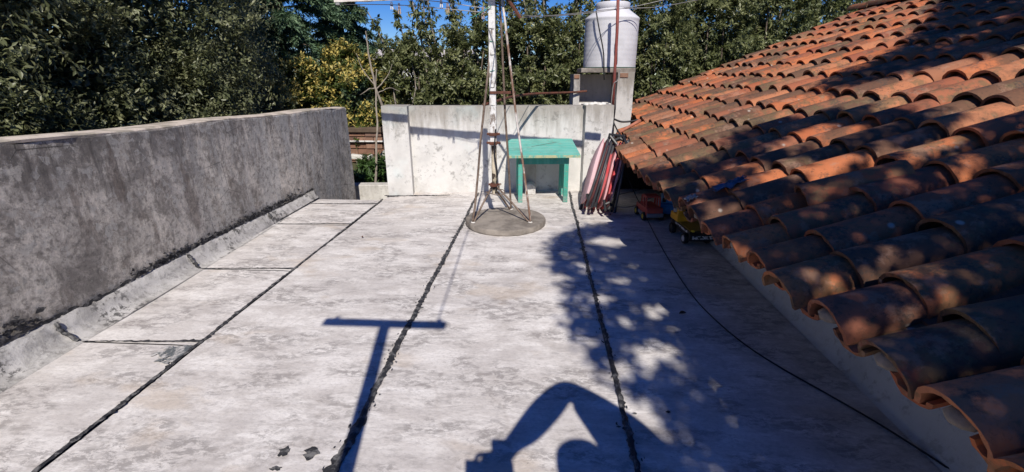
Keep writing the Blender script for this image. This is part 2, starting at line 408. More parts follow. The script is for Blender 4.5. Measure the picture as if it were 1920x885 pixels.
def tar_strip(fn, a, b, wid, amp, step=0.012, zh=0.007, wfn=None, parent=deck, mat='tar', name='tar_joint'):
    """irregular brushed-on joint, domed, with ragged edges"""
    n = int((b - a) / step); v = []; f = []
    wl_ = wr = 0.0; ml = 0.0
    for i in range(n + 1):
        s = a + (b - a) * i / n
        ml = ml * 0.93 + R.normal(0, amp * 0.25)
        wl_ = wl_ * 0.55 + R.normal(0, amp); wr = wr * 0.55 + R.normal(0, amp)
        ww = wid * (wfn(s) if wfn else 1.0)
        L_ = fn(s, ml - ww / 2 - abs(wl_) * (2.6 if R.random() < .06 else 1)); Rr = fn(s, ml + ww / 2 + abs(wr) * (2.6 if R.random() < .06 else 1)); C_ = fn(s, ml + R.normal(0, amp * .4))
        v += [(*L_[:2], L_[2] + 0.0015), (*C_[:2], C_[2] + zh + R.normal(0, 0.0012)), (*Rr[:2], Rr[2] + 0.0015)]
    for i in range(n):
        k = i * 3; f += [(k, k + 1, k + 4, k + 3), (k + 1, k + 2, k + 5, k + 4)]
    return MB().add(v, f).build(name, M[mat], parent, smooth=180)
tar_strip(lambda s, o: (S1(s) + o, s, 0.002), -3.1, 4.66, 0.012, 0.0028)
tar_strip(lambda s, o: (S2(s) + o, s, 0.002), -3.1, 4.95, 0.016, 0.0042, wfn=lambda s: 1.0 + 0.3 * (s < 3.2) + 0.5 * (s < 1.4))
tar_strip(lambda s, o: (S3(s) + o, s, 0.002), -3.1, 5.1, 0.0155, 0.0036)
for k, c in enumerate(cross[:-1]):
    tar_strip(lambda s, o, c=c: (s, c + (s + 2.3) * 0.06 + o, 0.002), lx(c) + 0.0, S1(c) - 0.005, 0.008, 0.0025, zh=0.003, wfn=lambda s: 0.4 + 1.6 * ((s + 2.3) / 0.65) ** 2)
tar_strip(lambda s, o: (s, 4.80 + (s + 1.63) * 0.11 + o, 0.002), -1.66, -0.95, 0.014, 0.009, zh=0.006, wfn=lambda s: max(0.1, (-0.9 - s)))
# flakes and smears of tar beside the joints
fl = MB()
def blot(mb, x, y, r, ry=None, z=0.0042, n=11):
    ry = ry or r; a0 = R.random() * 6
    pts = [(x + cos(2 * pi * k / n) * r * (0.5 + R.random() * .8), y + sin(2 * pi * k / n) * ry * (0.5 + R.random() * .8), z) for k in range(n)]
    mb.add(pts + [(x, y, z + 0.002)], [(k, (k + 1) % n, n) for k in range(n)])
for S in (S2, S3):
    for i in range(110):
        y = R.uniform(0.9, 4.6); sd_ = R.choice([-1, 1]) * (0.010 + abs(R.normal(0, 0.016)))
        blot(fl, S(y) + sd_, y, 0.0015 + 0.004 * R.random() ** 2, 0.003 + .008 * R.random(), n=7)
for (x, y, r, ry) in ((533, 846, 16, 7), (583, 850, 17, 9), (517, 878, 13, 3), (1253, 772, 6, 3), (1160, 800, 6, 2), (1190, 775, 5, 2)):
    p = U(x, y, 2, 0.004); k = 1.35 / 860 * 1.0
    blot(fl, p.x, p.y, r * k, ry * k * 2.0, n=16)
fl.build('tar_flake', M['tar'], deck); tag(deck.children[-1], kind='stuff')
# dark bitumen smear where the first cross joint meets the long joint
sm = NT('smeared bitumen wash'); _n = sm.noise(30, 8, .75, sm.mapv((1, .5, 1)))
sm.done(sm.mix(sm.ramp(_n, .45, .6), (0.10, 0.11, 0.115), (0.45, 0.43, 0.41)), 0.85)
b2 = MB()
for i in range(70):
    q = R.random() ** 1.3; x = S1(1.8) - 0.02 - 0.20 * q * R.random(); y = 1.845 - 0.16 * R.random() * (1 - q * 0.6)
    blot(b2, x, y, 0.010 + 0.02 * (1 - q), 0.006 + 0.012 * R.random(), z=0.0038 + 0.0004 * R.random(), n=8)
b2.build('bitumen_smear', sm.m, deck); tag(deck.children[-1], kind='stuff')

# ---------------------------------------------------------------- left wall
lw = thing('parapet_wall', 'long grey weathered rendered parapet wall along the left side of the terrace', 'wall')
def lface(y): return -2.36 - 0.006 * y
def ltop(y): return 1.005 - 0.0235 * y
n = 120; v = []; f = []
for i in range(n + 1):
    y = -3.2 + (5.81 + 3.2) * i / n
    xf = lface(y) + 0.004 * sin(3 * y) + 0.003 * sin(7.7 * y); zt = ltop(y) + 0.005 * sin(4.1 * y) + R.normal(0, 0.0022)
    v += [(xf, y, -2.9), (xf, y, 0.2), (xf, y, zt - 0.03), (xf + R.normal(0, .001), y, zt - 0.010), (xf - 0.004, y, zt - .004), (xf - 0.20, y, zt - .004), (xf - 0.225, y, zt - 0.004), (xf - 0.225, y, -2.9)]
for i in range(n):
    k = i * 8
    for j in range(7): f.append((k + j, k + j + 1, k + 9 + j, k + 8 + j))
f += [tuple(range(8)), tuple(n * 8 + j for j in range(8))[::-1]]
wb = MB().add(v, f).build('wall', M['lwall'], lw, smooth=30)
v = []; f = []; rg = 0
for i in range(n * 2 + 1):
    y = -3.2 + (5.80 + 3.2) * i / (n * 2); rg = rg * .8 + R.normal(0, .0022)
    xf = lface(y) + 0.004 * sin(3 * y) - .001; zt = ltop(y) + 0.005 * sin(4.1 * y)
    v += [(xf - .004 + rg * .6, y, zt - .006), (xf - .003 + rg, y, zt + .004 + rg * .5), (xf - .012 + rg, y, zt + .011 + rg * .5), (xf - .12, y, zt + .016), (xf - .218, y, zt + .010), (xf - .226, y, zt - .006)]
for i in range(n * 2):
    k = i * 6
    for j in range(5): f.append((k + j, k + j + 1, k + 7 + j, k + 6 + j))
f += [tuple(range(6)), tuple(n * 12 + j for j in range(6))[::-1]]
MB().add(v, f).build('coping', plain('lichened pale coping', (0.58, 0.50, 0.42), (0.34, 0.30, 0.24), 7, .9, .006, lo=.45, hi=.6), lw, smooth=40)
# broken skirting along its foot
n = 260; v = []; f = []; brk = 0
for i in range(n + 1):
    y = -3.2 + (4.66 + 3.2) * i / n
    xf = lface(y); h = 0.105 + 0.012 * sin(2.3 * y + 1) + R.normal(0, 0.003) + (0.02 if y < 2.0 else 0)
    jt = min(abs(y - c) for c in cross); dent = 0.010 if jt < 0.016 else 0.0
    v += [(xf + 0.001, y, h), (xf + 0.026 - dent + R.normal(0, 0.002), y, h - 0.008 + R.normal(0, 0.002)), (xf + 0.04 - dent, y, 0.055), (xf + 0.065 - dent * .5, y, 0.018), (lx(y) + 0.004, y, 0.0035), (lx(y) + 0.03, y, 0.001)]
for i in range(n):
    k = i * 6
    for j in range(5): f.append((k + j, k + j + 1, k + 7 + j, k + 6 + j))
f.append(tuple(n * 6 + j for j in range(6)))
MB().add(v, f).build('skirting', M['skirt'], lw, smooth=60)
tb = MB()
for i in range(1500):     # crumbled bitumen along the top of the skirting
    y = R.uniform(0.6, 4.66); xf = lface(y)
    if sin(y * 5.2) + sin(y * 2.1 + 1) + 0.55 < R.normal(0, .5): continue
    z = 0.118 + (0.02 if y < 2.0 else 0) + abs(R.normal(0, 0.018 if y > 2.1 else .03)); r = R.uniform(0.004, 0.014 if y > 1.9 else .020)
    tb.add([(xf + 0.004 + R.uniform(0, .016), y + cos(a) * r * R.uniform(.6, 2.0), z + sin(a) * r * R.uniform(.5, 1)) for a in (0.3, 1.6, 2.9, 4.0, 5.2)] + [(xf + 0.012, y, z)], [(k, (k + 1) % 5, 5) for k in range(5)])
tb.build('bitumen_crumbs', M['tar'], lw); tag(lw.children[-1], kind='stuff')
tar_strip(lambda s, o: (lface(s) + 0.012, s, 0.112 + 0.012 * sin(2.3 * s + 1) + (0.02 if s < 2 else 0) + o), 0.5, 4.66, 0.010, 0.006, zh=0.0, parent=lw, name='bitumen_seam')
for c in cross[1:-2]:
    mb = MB(); mb.tube(wob([(lface(c) + 0.03, c, 0.105), (lface(c) + 0.045, c + .004, 0.05), (lx(c), c, 0.006)], 5, 0.005), 0.010, 6).build('bitumen_patch', M['tar'], lw)

# ---------------------------------------------------------------- white back wall
bw = thing('white_parapet', 'whitewashed parapet wall with two end piers at the back of the terrace', 'wall')
wd = Vector((1, 0.113, 0)).normalized(); wn_ = Vector((wd.y, -wd.x, 0))     # along, towards camera
def WP(x, off, z): # point by x of the panel's face, distance in front of it
    return Vector((x, wallY(x), z)) + wn_ * off
def wallblock(name, x0, x1, f0, f1, z0, z1, lean=0.0, nx=14, nz=10, parent=None, mat=None):
    """rendered block, slightly uneven face and worn top edge"""
    v = []; f = []
    for j in range(nz + 1):
        z = z0 + (z1 - z0) * j / nz
        for i in range(nx + 1):
            x = x0 + (x1 - x0) * i / nx
            v.append(WP(x, f1 + R.normal(0, 0.0022) - (0.004 if j == nz else 0), z + (R.normal(0, 0.003) if j == nz else 0)))
    W = nx + 1
    for j in range(nz):
        for i in range(nx): f.append((j * W + i, j * W + i + 1, (j + 1) * W + i + 1, (j + 1) * W + i))
    b = len(v)
    v += [WP(x0, f0, z0), WP(x1, f0, z0), WP(x1, f0, z1 + .002), WP(x0, f0, z1 + .002)]
    f += [(b, b + 3, b + 2, b + 1)]
    f.append(tuple([nz * W + i for i in range(W)] + [b + 2, b + 3]))
    f.append(tuple([j * W for j in range(nz, -1, -1)] + [b, b + 3][:1] + [b + 3]))
    f.append(tuple([j * W + nx for j in range(nz + 1)] + [b + 2, b + 1]))
    return MB().add(v, f).build(name, mat or M['white'], parent, smooth=40)
wallblock('wall', -1.40, 0.52, -0.17, 0.0, -0.02, 0.937, nx=40, nz=22, parent=bw)
wallblock('pier', -1.635, -1.372, -0.172, 0.125, -0.3, 0.945, nx=8, nz=16, parent=bw)
wallblock('pier', 0.500, 0.800, -0.172, 0.10, -0.02, 0.948, nx=8, nz=16, parent=bw)
# cement lump on the coping
mb = MB()
for i in range(5):
    p = WP(0.52 + 0.045 * i, 0.02 + 0.02 * (i % 2), 0.955 + .004 * (i % 3)); mb.lathe([(0.001, -0.02), (0.035, -0.012), (0.038, 0.0), (0.022, 0.014), (0.001, 0.018)], p, 9)
mb.build('mortar_lump', M['lump'], bw, smooth=180)

# low white stair parapet in the gap, beyond the drop
lp = MB().hexa([(-3.2, 6.0, -2.9), (-1.30, 6.1, -2.9), (-1.30, 6.28, -2.9), (-3.2, 6.18, -2.9)], [(-3.2, 6.0, -0.18), (-1.30, 6.1, -0.165), (-1.30, 6.28, -0.165), (-3.2, 6.18, -0.18)]).build('stair_parapet', mat_white('stair parapet render', (0.72, 0.70, 0.65), -0.1, 0.6), bevel=0.01)
tag(lp, 'low white stair parapet seen down in the gap between the two terrace walls', 'wall')

# ================================================================== HOUSE with the clay tiled roof
TH = radians(22); BE = radians(2.5)
RS = Vector((cos(TH) * cos(BE), cos(TH) * sin(BE), sin(TH))); RE = Vector((-sin(BE), cos(BE), 0)); RN = RS.cross(RE)
RP0 = Vector((0.848, 1.272, 0.600)); PITCH_T, EXPO, TLEN = 0.210, 0.315, 0.400
def srow(j): return 0.0 if j == 0 else 0.23 + EXPO * (j - 1)
RMAT = Matrix((RS, RE, RN)).transposed()
def RP(s, e, n=0.0): return RP0 + RS * s + RE * e + RN * n
SR = 4.16; E0, E1 = -3.1, 5.78
house = thing('house', 'low house with a large terracotta barrel tile roof along the right side of the terrace', 'house')
mb = MB().hexa([(1.425, -3.2, -2.9), (5.6, -3.2, -2.9), (5.6, 6.9, -2.9), (1.425, 6.9, -2.9)], [(1.425, -3.2, 0.66), (5.6, -3.2, 0.66), (5.6, 6.9, 0.66), (1.425, 6.9, 0.66)])
mb.build('wall', M['curb'], house)
# cove of render at the wall's foot
n = 90; v = []; f = []
for i in range(n + 1):
    y = -3.2 + 8.3 * i / n; q = R.normal(0, .002)
    v += [(1.424, y, 0.17 + .01 * sin(3 * y) + q), (1.418 + q, y, 0.14), (1.412 + q, y, 0.07), (1.402 + q, y, 0.022), (1.388 + .006 * sin(5 * y) + q, y, 0.005), (1.37, y, 0.001)]
for i in range(n):
    for j in range(5): f.append((i * 6 + j, i * 6 + j + 1, i * 6 + 7 + j, i * 6 + 6 + j))
MB().add(v, f).build('cove', M['curb'], house, smooth=180)
# roof deck under the tiles: both slopes of the roof
q = [RP(0.12, E0, -0.165), RP(SR, E0, -0.165), RP(SR, E1, -0.165), RP(0.12, E1, -0.165)]
q2 = [p + RN * 0.03 for p in q]
mb = MB().hexa(q, q2)
rdg0, rdg1 = RP(SR, E0, -0.10), RP(SR, E1, -0.10)
bs = Vector((RS.x, RS.y, -RS.z))
mb.add([rdg0, rdg0 + bs * 4.2, rdg1 + bs * 4.2, rdg1, rdg0 - Vector((0, 0, .06)), rdg0 + bs * 4.2 - Vector((0, 0, .06)), rdg1 + bs * 4.2 - Vector((0, 0, .06)), rdg1 - Vector((0, 0, .06))],
       [(0, 1, 2, 3), (7, 6, 5, 4), (0, 4, 5, 1), (1, 5, 6, 2), (2, 6, 7, 3), (3, 7, 4, 0)])
roof = mb.build('roof', plain('roof boarding', (0.10, 0.06, 0.04), None, 5, 0.9), house)

def tile_geo(wid0, wid1, rise0, rise1, length, thick, up=True, n=10, jit=0.0, m=3):
    """barrel tile: half pipe tapering towards its upper end. x along the slope, z out of the roof"""
    v = []; f = []
    for k in range(m + 1):
        x = length * k / m; q = k / m
        for layer in (0, 1):
            wq = (wid0 + (wid1 - wid0) * q) / 2 - layer * thick; rq = rise0 + (rise1 - rise0) * q - layer * thick
            for i in range(n + 1):
                a = pi * i / n
                yy = wq * cos(a); zz = rq * (sin(a) ** 0.9)
                if jit: yy += R.normal(0, jit); zz += R.normal(0, jit)
                v.append((x + (R.normal(0, jit * 2) if k in (0, m) else 0), yy, zz if up else -zz))
    W = n + 1; L2 = 2 * W
    for k in range(m):
        for i in range(n):
            a = k * L2 + i; b = a + L2
            f.append((a, a + 1, b + 1, b)); f.append((a + W + 1, a + W, b + W, b + W + 1))
    for k in range(m):
        for i in (0, n):
            a = k * L2 + i; f.append((a, a + L2, a + L2 + W, a + W))
    for i in range(n):
        f.append((i, i + W, i + W + 1, i + 1)); z = m * L2 + i; f.append((z + 1, z + 1 + W, z + W, z))
    return v, f
def tile_mesh(nm, *a, **k):
    v, f = tile_geo(*a, **k)
    me = bpy.data.meshes.new(nm); me.from_pydata(v, [], f)
    bm = bmesh.new(); bm.from_mesh(me); bmesh.ops.recalc_face_normals(bm, faces=bm.faces); bm.to_mesh(me); bm.free()
    me.set_sharp_from_angle(angle=radians(42)); me.polygons.foreach_set('use_smooth', [True] * len(me.polygons))
    me.materials.append(M['tile']); return me
COVER = [tile_mesh('tile', 0.190 + d, 0.150, 0.090 + d * .3, 0.070, TLEN, 0.0130, True, 12, 0.0008, 3) for d in (0, 0.006, -0.006, 0.003, -0.004, 0.008, 0.001, -0.002)]
CHAN = [tile_mesh('channel_tile', 0.130, 0.150, 0.042, 0.046, TLEN, 0.0125, False, 8, 0.0010, 2) for d in (0, 1)]
def tile_matrix(s, e, n, yaw=0.0, tilt=0.0, roll=0.0):
    L_ = Matrix.Rotation(yaw, 3, 'Z') @ Matrix.Rotation(tilt, 3, 'Y') @ Matrix.Rotation(roll, 3, 'X')
    return Matrix.Translation(RP(s, e, n)) @ (RMAT @ L_).to_4x4()
def blocked(P):
    if P.x < 0.86 and 4.80 < P.y < 5.42: return True
    if P.x < 1.22 and 5.30 < P.y < 6.25: return True
    if P.x < 0.86 and P.y > 5.3: return True
    return False
covers = []
ni0, ni1 = int(E0 / PITCH_T), int(E1 / PITCH_T)
col_w = {i: R.normal(0, 0.006) for i in range(ni0, ni1 + 1)}
nrow = int((SR - 0.28) / EXPO) + 2
moved = {}
for i in range(ni0, ni1 + 1):
    off = R.normal(0, 0.012)
    for j in range(nrow):
        s = srow(j) + off * (1 if j else 0.6) + R.normal(0, 0.008)
        if j == 0: s = off * .8
        e = i * PITCH_T + col_w[i] + R.normal(0, 0.007)
        if s + TLEN > SR + 0.06: s = SR + 0.06 - TLEN
        P = RP(s + 0.13, e)
        if blocked(P): continue
        yaw, tilt, nn = R.normal(0, 0.026), 0.044 + R.normal(0, 0.007), -0.088 + R.normal(0, 0.003)
        if i == 4 and j == 2: yaw, s, e, nn, tilt = -0.22, 0.40, 0.79, nn + 0.034, 0.0   # the slipped tile
        if i == 1 and j == 2: yaw = 0.07
        if i == -1 and j == 1: yaw, nn = -0.04, nn + 0.006
        if R.random() < 0.02: yaw += R.normal(0, 0.05)
        covers.append([i, j, tile_matrix(s, e, nn, yaw, tilt, R.normal(0, 0.02)), P])
def inview(P, m=60):
    x, y, z = PX(P)
    return z > 0.1 and -m < x < 1920 + m and -m < y < 885 + m, z
vis = sorted([c for c in covers if inview(c[3])[0]], key=lambda c: inview(c[3])[1])
near = set(id(c) for c in vis[:295])
def joined(name, items, meshes, parent, mat):
    V = []; F = []; T = []; b = 0
    cache = [(np.array([q.co for q in me.vertices]), [tuple(p.vertices) for p in me.polygons]) for me in meshes]
    for k, mt in enumerate(items):
        vv, ff = cache[k % len(cache)]
        A = np.array(mt); V.append(vv @ A[:3, :3].T + A[:3, 3]); F.append(np.array(ff) + b); b += len(vv); T.append(np.full(len(vv), R.random()))
    me = np_mesh(name, np.concatenate(V), np.concatenate(F), np.concatenate(T))
    me.polygons.foreach_set('use_smooth', [True] * len(me.polygons)); me.set_sharp_from_angle(angle=radians(42))
    o = link(name, me, mat, parent); tag(o, kind='stuff'); return o
for k, c in enumerate(covers):
    if id(c) in near:
        o = link('tile', COVER[(c[0] * 5 + c[1] * 3) % 8], None, roof); o.matrix_world = c[2]
joined('tiles_beyond', [c[2] for c in covers if id(c) not in near], COVER, roof, M['tile_rest'])
chan_rest = []
for i in range(ni0, ni1 + 1):
    for j in range(nrow):
        s = srow(j) + 0.020 + R.normal(0, 0.010); e = (i + 0.5) * PITCH_T + R.normal(0, 0.008)
        if s + TLEN > SR + 0.03: s = SR + 0.03 - TLEN
        P = RP(s + 0.13, e)
        if blocked(P): continue
        mt = tile_matrix(s, e, -0.064 + R.normal(0, 0.003), R.normal(0, 0.02), 0.03)
        if j == 0 and inview(P, 100)[0]:
            o = link('channel_tile', CHAN[i % 2], None, roof); o.matrix_world = mt
        else: chan_rest.append(mt)
joined('channel_tiles_beyond', chan_rest, CHAN, roof, M['tile_rest'])
RIDGE = tile_mesh('ridge_tile', 0.215, 0.18, 0.085, 0.075, 0.40, 0.014, True, 10, 0.0012, 2)
k = 0; e = E0
while e < E1 - 0.05:
    o = link('ridge_tile', RIDGE, None, roof)
    L_ = Matrix((RE, -Vector((cos(BE), sin(BE), 0)), Vector((0, 0, 1)))).transposed()
    o.matrix_world = Matrix.Translation(RP(SR, e, 0) + Vector((0, 0, -0.045 + R.normal(0, .004)))) @ (L_ @ Matrix.Rotation(-0.03, 3, 'Y') @ Matrix.Rotation(R.normal(0, .02), 3, 'Z')).to_4x4()
    e += 0.335
# mortar plugs in some eave ends
M['oldmortar'] = plain('old mortar', (0.30, 0.25, 0.20), None, 20, .9, .004)
for i in (-1, -2, -3, 0, 3, 5):
    p = RP(0.035, i * PITCH_T + R.normal(0, .01), -0.055)
    MB().lathe([(0.001, -0.022), (0.030, -0.014), (0.036, 0), (0.024, 0.016), (0.001, 0.022)], p, 8).build('mortar_plug', M['oldmortar'], house, smooth=180)
v = []; f = []
for q in range(170):
    sI = R.uniform(.1, 3.6); eI = (R.integers(-5, 26) + .5) * PITCH_T + R.normal(0, .012); p = RP(sI, eI, -.084 + R.uniform(0, .012)); r = R.uniform(.008, .024); a = R.random() * 6
    d1 = (RS * cos(a) + RE * sin(a)) * r; d2 = (RS * -sin(a) + RE * cos(a)) * r * .4; b = len(v)
    v += [p - d1, p - d2 + RN * .006, p + d1 + RN * .004, p + d2 + RN * .008]; f += [(b, b + 1, b + 2), (b, b + 2, b + 3)]
tag(MB().add(v, f).build('leaf_litter', M['leafdead'], house), kind='stuff')
# added near-black panels closing the corner behind the pier: eave shade put into colour
M['eave_shade'] = plain('eave shade colour', (0.030, 0.024, 0.020), (0.018, 0.015, 0.013), 6, .9, .003)
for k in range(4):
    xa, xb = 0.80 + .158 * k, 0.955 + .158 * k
    MB().hexa([(xa, 5.25 + .1 * (xa - .8), -0.3), (xb, 5.25 + .1 * (xb - .8), -0.3), (xb, 5.37 + .1 * (xb - .8), -0.3), (xa, 5.37 + .1 * (xa - .8), -0.3)], [(xa, 5.25 + .1 * (xa - .8), .44 + .3 * (xa - .8)), (xb, 5.25 + .1 * (xb - .8), .44 + .3 * (xb - .8)), (xb, 5.37 + .1 * (xb - .8), .44 + .3 * (xb - .8)), (xa, 5.37 + .1 * (xa - .8), .44 + .3 * (xa - .8))]).build('shade_panel', M['eave_shade'], house)
for k in range(8):  # added panels over the far house wall, same painted shade
    MB().box((1.408, 4.02 + .165 * k, .33), (.028, .16, .66)).build('shade_panel', M['eave_shade'], house)

# ================================================================== MAST on its concrete disc
disc_c = Vector((-0.270, 3.885, 0.0))
mb = MB(); n = 64; v = []
for k in range(n):
    a = 2 * pi * k / n; r = 0.353 + 0.004 * sin(3 * a) + R.normal(0, 0.0018)
    v.append((r, a))
prof = [(0.97, 0.0), (1.0, 0.012), (1.0, 0.045), (0.985, 0.054), (0.6, 0.057), (0.0, 0.058)]
V = []; F = []
for q, z in prof[:-1]:
    for r, a in v: V.append((disc_c.x + q * r * cos(a), disc_c.y + q * r * sin(a), z + (R.normal(0, 0.0012) if q > .9 else 0)))
for j in range(len(prof) - 2):
    for k in range(n): F.append((j * n + k, j * n + (k + 1) % n, (j + 1) * n + (k + 1) % n, (j + 1) * n + k))
V.append((disc_c.x, disc_c.y, 0.058)); b = (len(prof) - 2) * n
F += [(b + k, b + (k + 1) % n, len(V) - 1) for k in range(n)]
mast_base = thing('concrete_disc', 'round flat concrete disc lying on the terrace floor under the steel rods', 'base', disc_c)
o = MB().add([Vector(p) - disc_c for p in V], F).build('disc', M['conc'], mast_base, smooth=35)
ANC = [Vector((-0.54, 3.735, 0.055)), Vector((-0.24, 4.165, 0.055)), Vector((-0.05, 3.765, 0.055))]
for a in ANC:
    MB().lathe([(0.001, 0), (0.022, 0.001), (0.018, 0.006), (0.001, 0.008)], a - disc_c, 9).build('mortar_dab', M['lump'], mast_base, smooth=180)

PXm, PYm = -0.377, 3.97
mast = thing('clothesline_mast', 'tall flaking white clothesline mast with rusty rods tied down to the concrete disc', 'mast', (PXm, PYm, 0))
def loc(p): return Vector(p) - Vector((PXm, PYm, 0))
mb = MB(); mb.box((0, 0, 1.26), (0.054, 0.045, 1.16)); mb.build('upper_post', M['pole_white'], mast, bevel=0.005)
mb = MB(); mb.tube([(0.004, 0.012, 0.255), (0.003, 0.012, 0.50), (0, 0.026, 0.84)], [0.024, 0.024, 0.022], 12); mb.build('lower_post', M['pole_cream'], mast, smooth=40)
for z, wd_ in ((0.775, 0.11), (0.70, 0.12), (0.335, 0.10)):
    c_ = MB().box((0, -0.002, z), (0.066, 0.074, 0.026)).build('clamp', M['rust'], mast, bevel=0.003)
    for sx in (-1, 1): MB().tube([(sx * 0.03, 0.01, z), (sx * wd_ / 2, 0.01, z)], 0.011, 6).build('bolt', M['rust'], c_)
# long tie rods: top ends at the post, bottom ends hooked in the disc
tops = [Vector((-0.395, 3.975, 1.46)), Vector((-0.318, 3.985, 1.80)), Vector((-0.300, 3.975, 1.82))]
for a, t_, m_ in zip(ANC, tops, ('rod', 'rod', 'rod_pale')):
    p = [loc(a), loc(a + Vector((0, 0, .03)))] + [loc(a.lerp(t_, q)) + Vector((0.004 * sin(9 * q), 0, 0)) for q in (.1, .3, .5, .7, .9, 1)]
    MB().tube(p, 0.0095, 7).build('tie_rod', M[m_], mast, smooth=180)
low = [Vector((-0.405, 3.97, 0.30)), Vector((-0.362, 3.99, 0.28)), Vector((-0.345, 3.97, 0.31))]
for a, t_ in zip(ANC, low):
    p = [loc(a + Vector((0.006, -.004, 0.004))), loc(a.lerp(t_, .08) + Vector((0, 0, -.01))), loc(a.lerp(t_, .5)), loc(t_), loc(t_ + Vector((.03, 0, .035)))]
    MB().tube(p, 0.0085, 7).build('stay_rod', M['rod'], mast, smooth=180)
MB().tube([loc((-0.37 + .085 * cos(a), 3.96 + .085 * sin(a), 0.27 + .01 * sin(2 * a))) for a in np.linspace(0, 2 * pi, 25)], 0.004, 5).build('wire_hoop', M['rod'], mast)
MB().box(loc(((PXm - .035 + -0.235 + .02) / 2 + 0.02, 3.945, 1.115)), (0.215, 0.012, 0.022)).build('flat_bar', M['rust'], mast, bevel=0.002)
MB().tube([loc(U(944, -14, 1, 3.93)), loc(U(976, 34, 1, 3.93))], 0.013, 6).build('brace', M['rust'], mast)
beam_y = 3.925
mb = MB(); v = []; f = []; nb = 40
for i in range(nb + 1):
    x = -1.60 + 2.50 * i / nb
    for (a, b_) in ((-.018, -.022), (.018, -.022), (.018, .022), (-.018, .022)):
        v.append(loc((x, beam_y - 0.02 + a, 1.808 + 0.03 * (x + 1.6) + b_ + R.normal(0, .0016))))
for i in range(nb):
    for j in range(4): f.append((i * 4 + j, i * 4 + (j + 1) % 4, i * 4 + 4 + (j + 1) % 4, i * 4 + 4 + j))
f += [(0, 1, 2, 3), (nb * 4 + 3, nb * 4 + 2, nb * 4 + 1, nb * 4)]
bo = MB().add(v, f).build('cross_beam', M['beam'], mast, smooth=40)
MB().box(loc((-1.575, beam_y - .02, 1.778)), (0.03, 0.03, 0.02)).build('hook', M['steel'], bo)
# wires wound round the post
for k, z in enumerate((1.02, 1.16, 1.28, 1.40, 1.50, 1.60)):
    m_ = M['green_line'] if k in (2, 4) else M['steel']
    mb = MB(); mb.tube([(0.031 * cos(a) * 1.0, 0.027 * sin(a), z + 0.006 * sin(a + k)) for a in np.linspace(0, 2 * pi, 13)], 0.003, 5).build('wire_turn', m_, mast)
MB().tube([loc(p) for p in smoothpath([(-0.377, 3.94, 1.76), (-0.47, 3.9, 1.70), (-0.55, 3.88, 1.655)])], 0.003, 5).build('twine_end', M['green_line'], mast)
MB().tube([loc(p) for p in smoothpath([(-0.40, 3.94, 1.60), (-0.36, 3.93, 1.48), (-0.34, 3.935, 1.30), (-0.365, 3.94, 1.16)])], 0.0035, 5).build('loose_wire', M['steel'], mast)
MB().tube([loc(p) for p in smoothpath([(-0.355, 3.94, 0.82), (-0.365, 3.93, 0.62), (-0.345, 3.935, 0.44), (-0.36, 3.945, 0.28)])], 0.007, 6).build('earth_cable', M['black'], mast)

# washing lines, one thing each
def wire(name, label, cat, path, r=0.003, mat='steel', group=None, k=8):
    o = MB().tube(smoothpath(path, k), r, 5).build(name, M[mat], smooth=180)
    return tag(o, label, cat, group)
wl1 = [U(641, 8, 1, 3.92), U(748, 9.5, 1, 3.94), U(840, 17, 1, 3.95), U(923, 25, 1, 3.95)]
wire('washing_line', 'pale washing line strung from the left beam end to the mast', 'line', wl1)
wl2 = [U(760, -3, 1, 3.92), U(838, 5, 1, 3.93), U(905, 15, 1, 3.94), U(924, 17, 1, 3.95)]
wire('washing_line', 'upper washing line above the pegs just left of the mast', 'line', wl2)
wl3 = [U(941, 20, 1, 3.96), U(1000, 30, 1, 4.6), U(1080, 27, 1, 5.2), U(1190, 12, 1, 5.5), U(1290, -12, 1, 5.6)]
wire('washing_line', 'thin wire sagging from the mast past the neck of the water tank', 'line', wl3, 0.0035)
wl4 = [U(975, 33, 1, 3.94), U(1060, 27, 1, 4.8), U(1150, 17, 1, 5.4), U(1240, 12, 1, 5.6), U(1345, -8, 1, 6.2)]
wire('washing_line', 'lower of two thin wires running right from the rusty mast brace', 'line', wl4, 0.0035)
wl5 = [(-0.28, 3.92, 1.87), (-0.24, 1.9, 2.0), (-0.13, -0.06, 2.285)]
wire('washing_line', 'washing line running overhead from the mast beam towards the viewer', 'line', wl5, 0.004, k=14)
def peg(px, py, Y, ln, mat, label, rot=0.0):
    top = U(px, py, 1, Y)
    t = thing('clothes_peg', label, 'peg', top, (0, rot, 0.3), 'clothes pegs left on the washing lines')
    for s in (-1, 1):
        v0 = [(s * .001, -.006, .012), (s * .007, -.006, .012), (s * .007, .006, .012), (s * .001, .006, .012)]
        v1 = [(s * .004, -.006, -ln), (s * .012, -.006, -ln), (s * .012, .006, -ln), (s * .004, .006, -ln)]
        MB().hexa(v1, v0).build('prong', M[mat], t)
    MB().box((0, 0, -ln * .35), (0.020, 0.014, 0.006)).build('spring', M['rust'], t)
peg(734, 6, 3.93, 0.045, 'peg_white', 'short white clothes peg on the washing line under the beam')
peg(748, 9, 3.93, 0.065, 'peg', 'long brown wooden clothes peg beside the white one')
peg(827, 2, 3.93, 0.045, 'peg_white', 'small pale clothes peg midway along the line')
peg(839, 8, 3.93, 0.06, 'peg', 'pinkish wooden clothes peg midway along the line')
peg(905, 16, 3.94, 0.075, 'peg', 'brown wooden clothes peg hanging close to the mast')

# rusty water pipe from the mast to the tank stand
pp = [U(905, 197, 1, 4.0), U(930, 190, 1, 4.05), U(962, 181, 1, 4.5), U(1000, 176, 1, 4.9), U(1050, 174, 1, 5.35), U(1072, 173, 1, 5.50), U(1100, 171, 1, 5.55)]
tag(MB().tube(smoothpath(pp, 8), 0.012, 8).build('rusty_pipe', M['rust'], smooth=180), 'thin rusty pipe running from the mast to the tank stand', 'pipe')

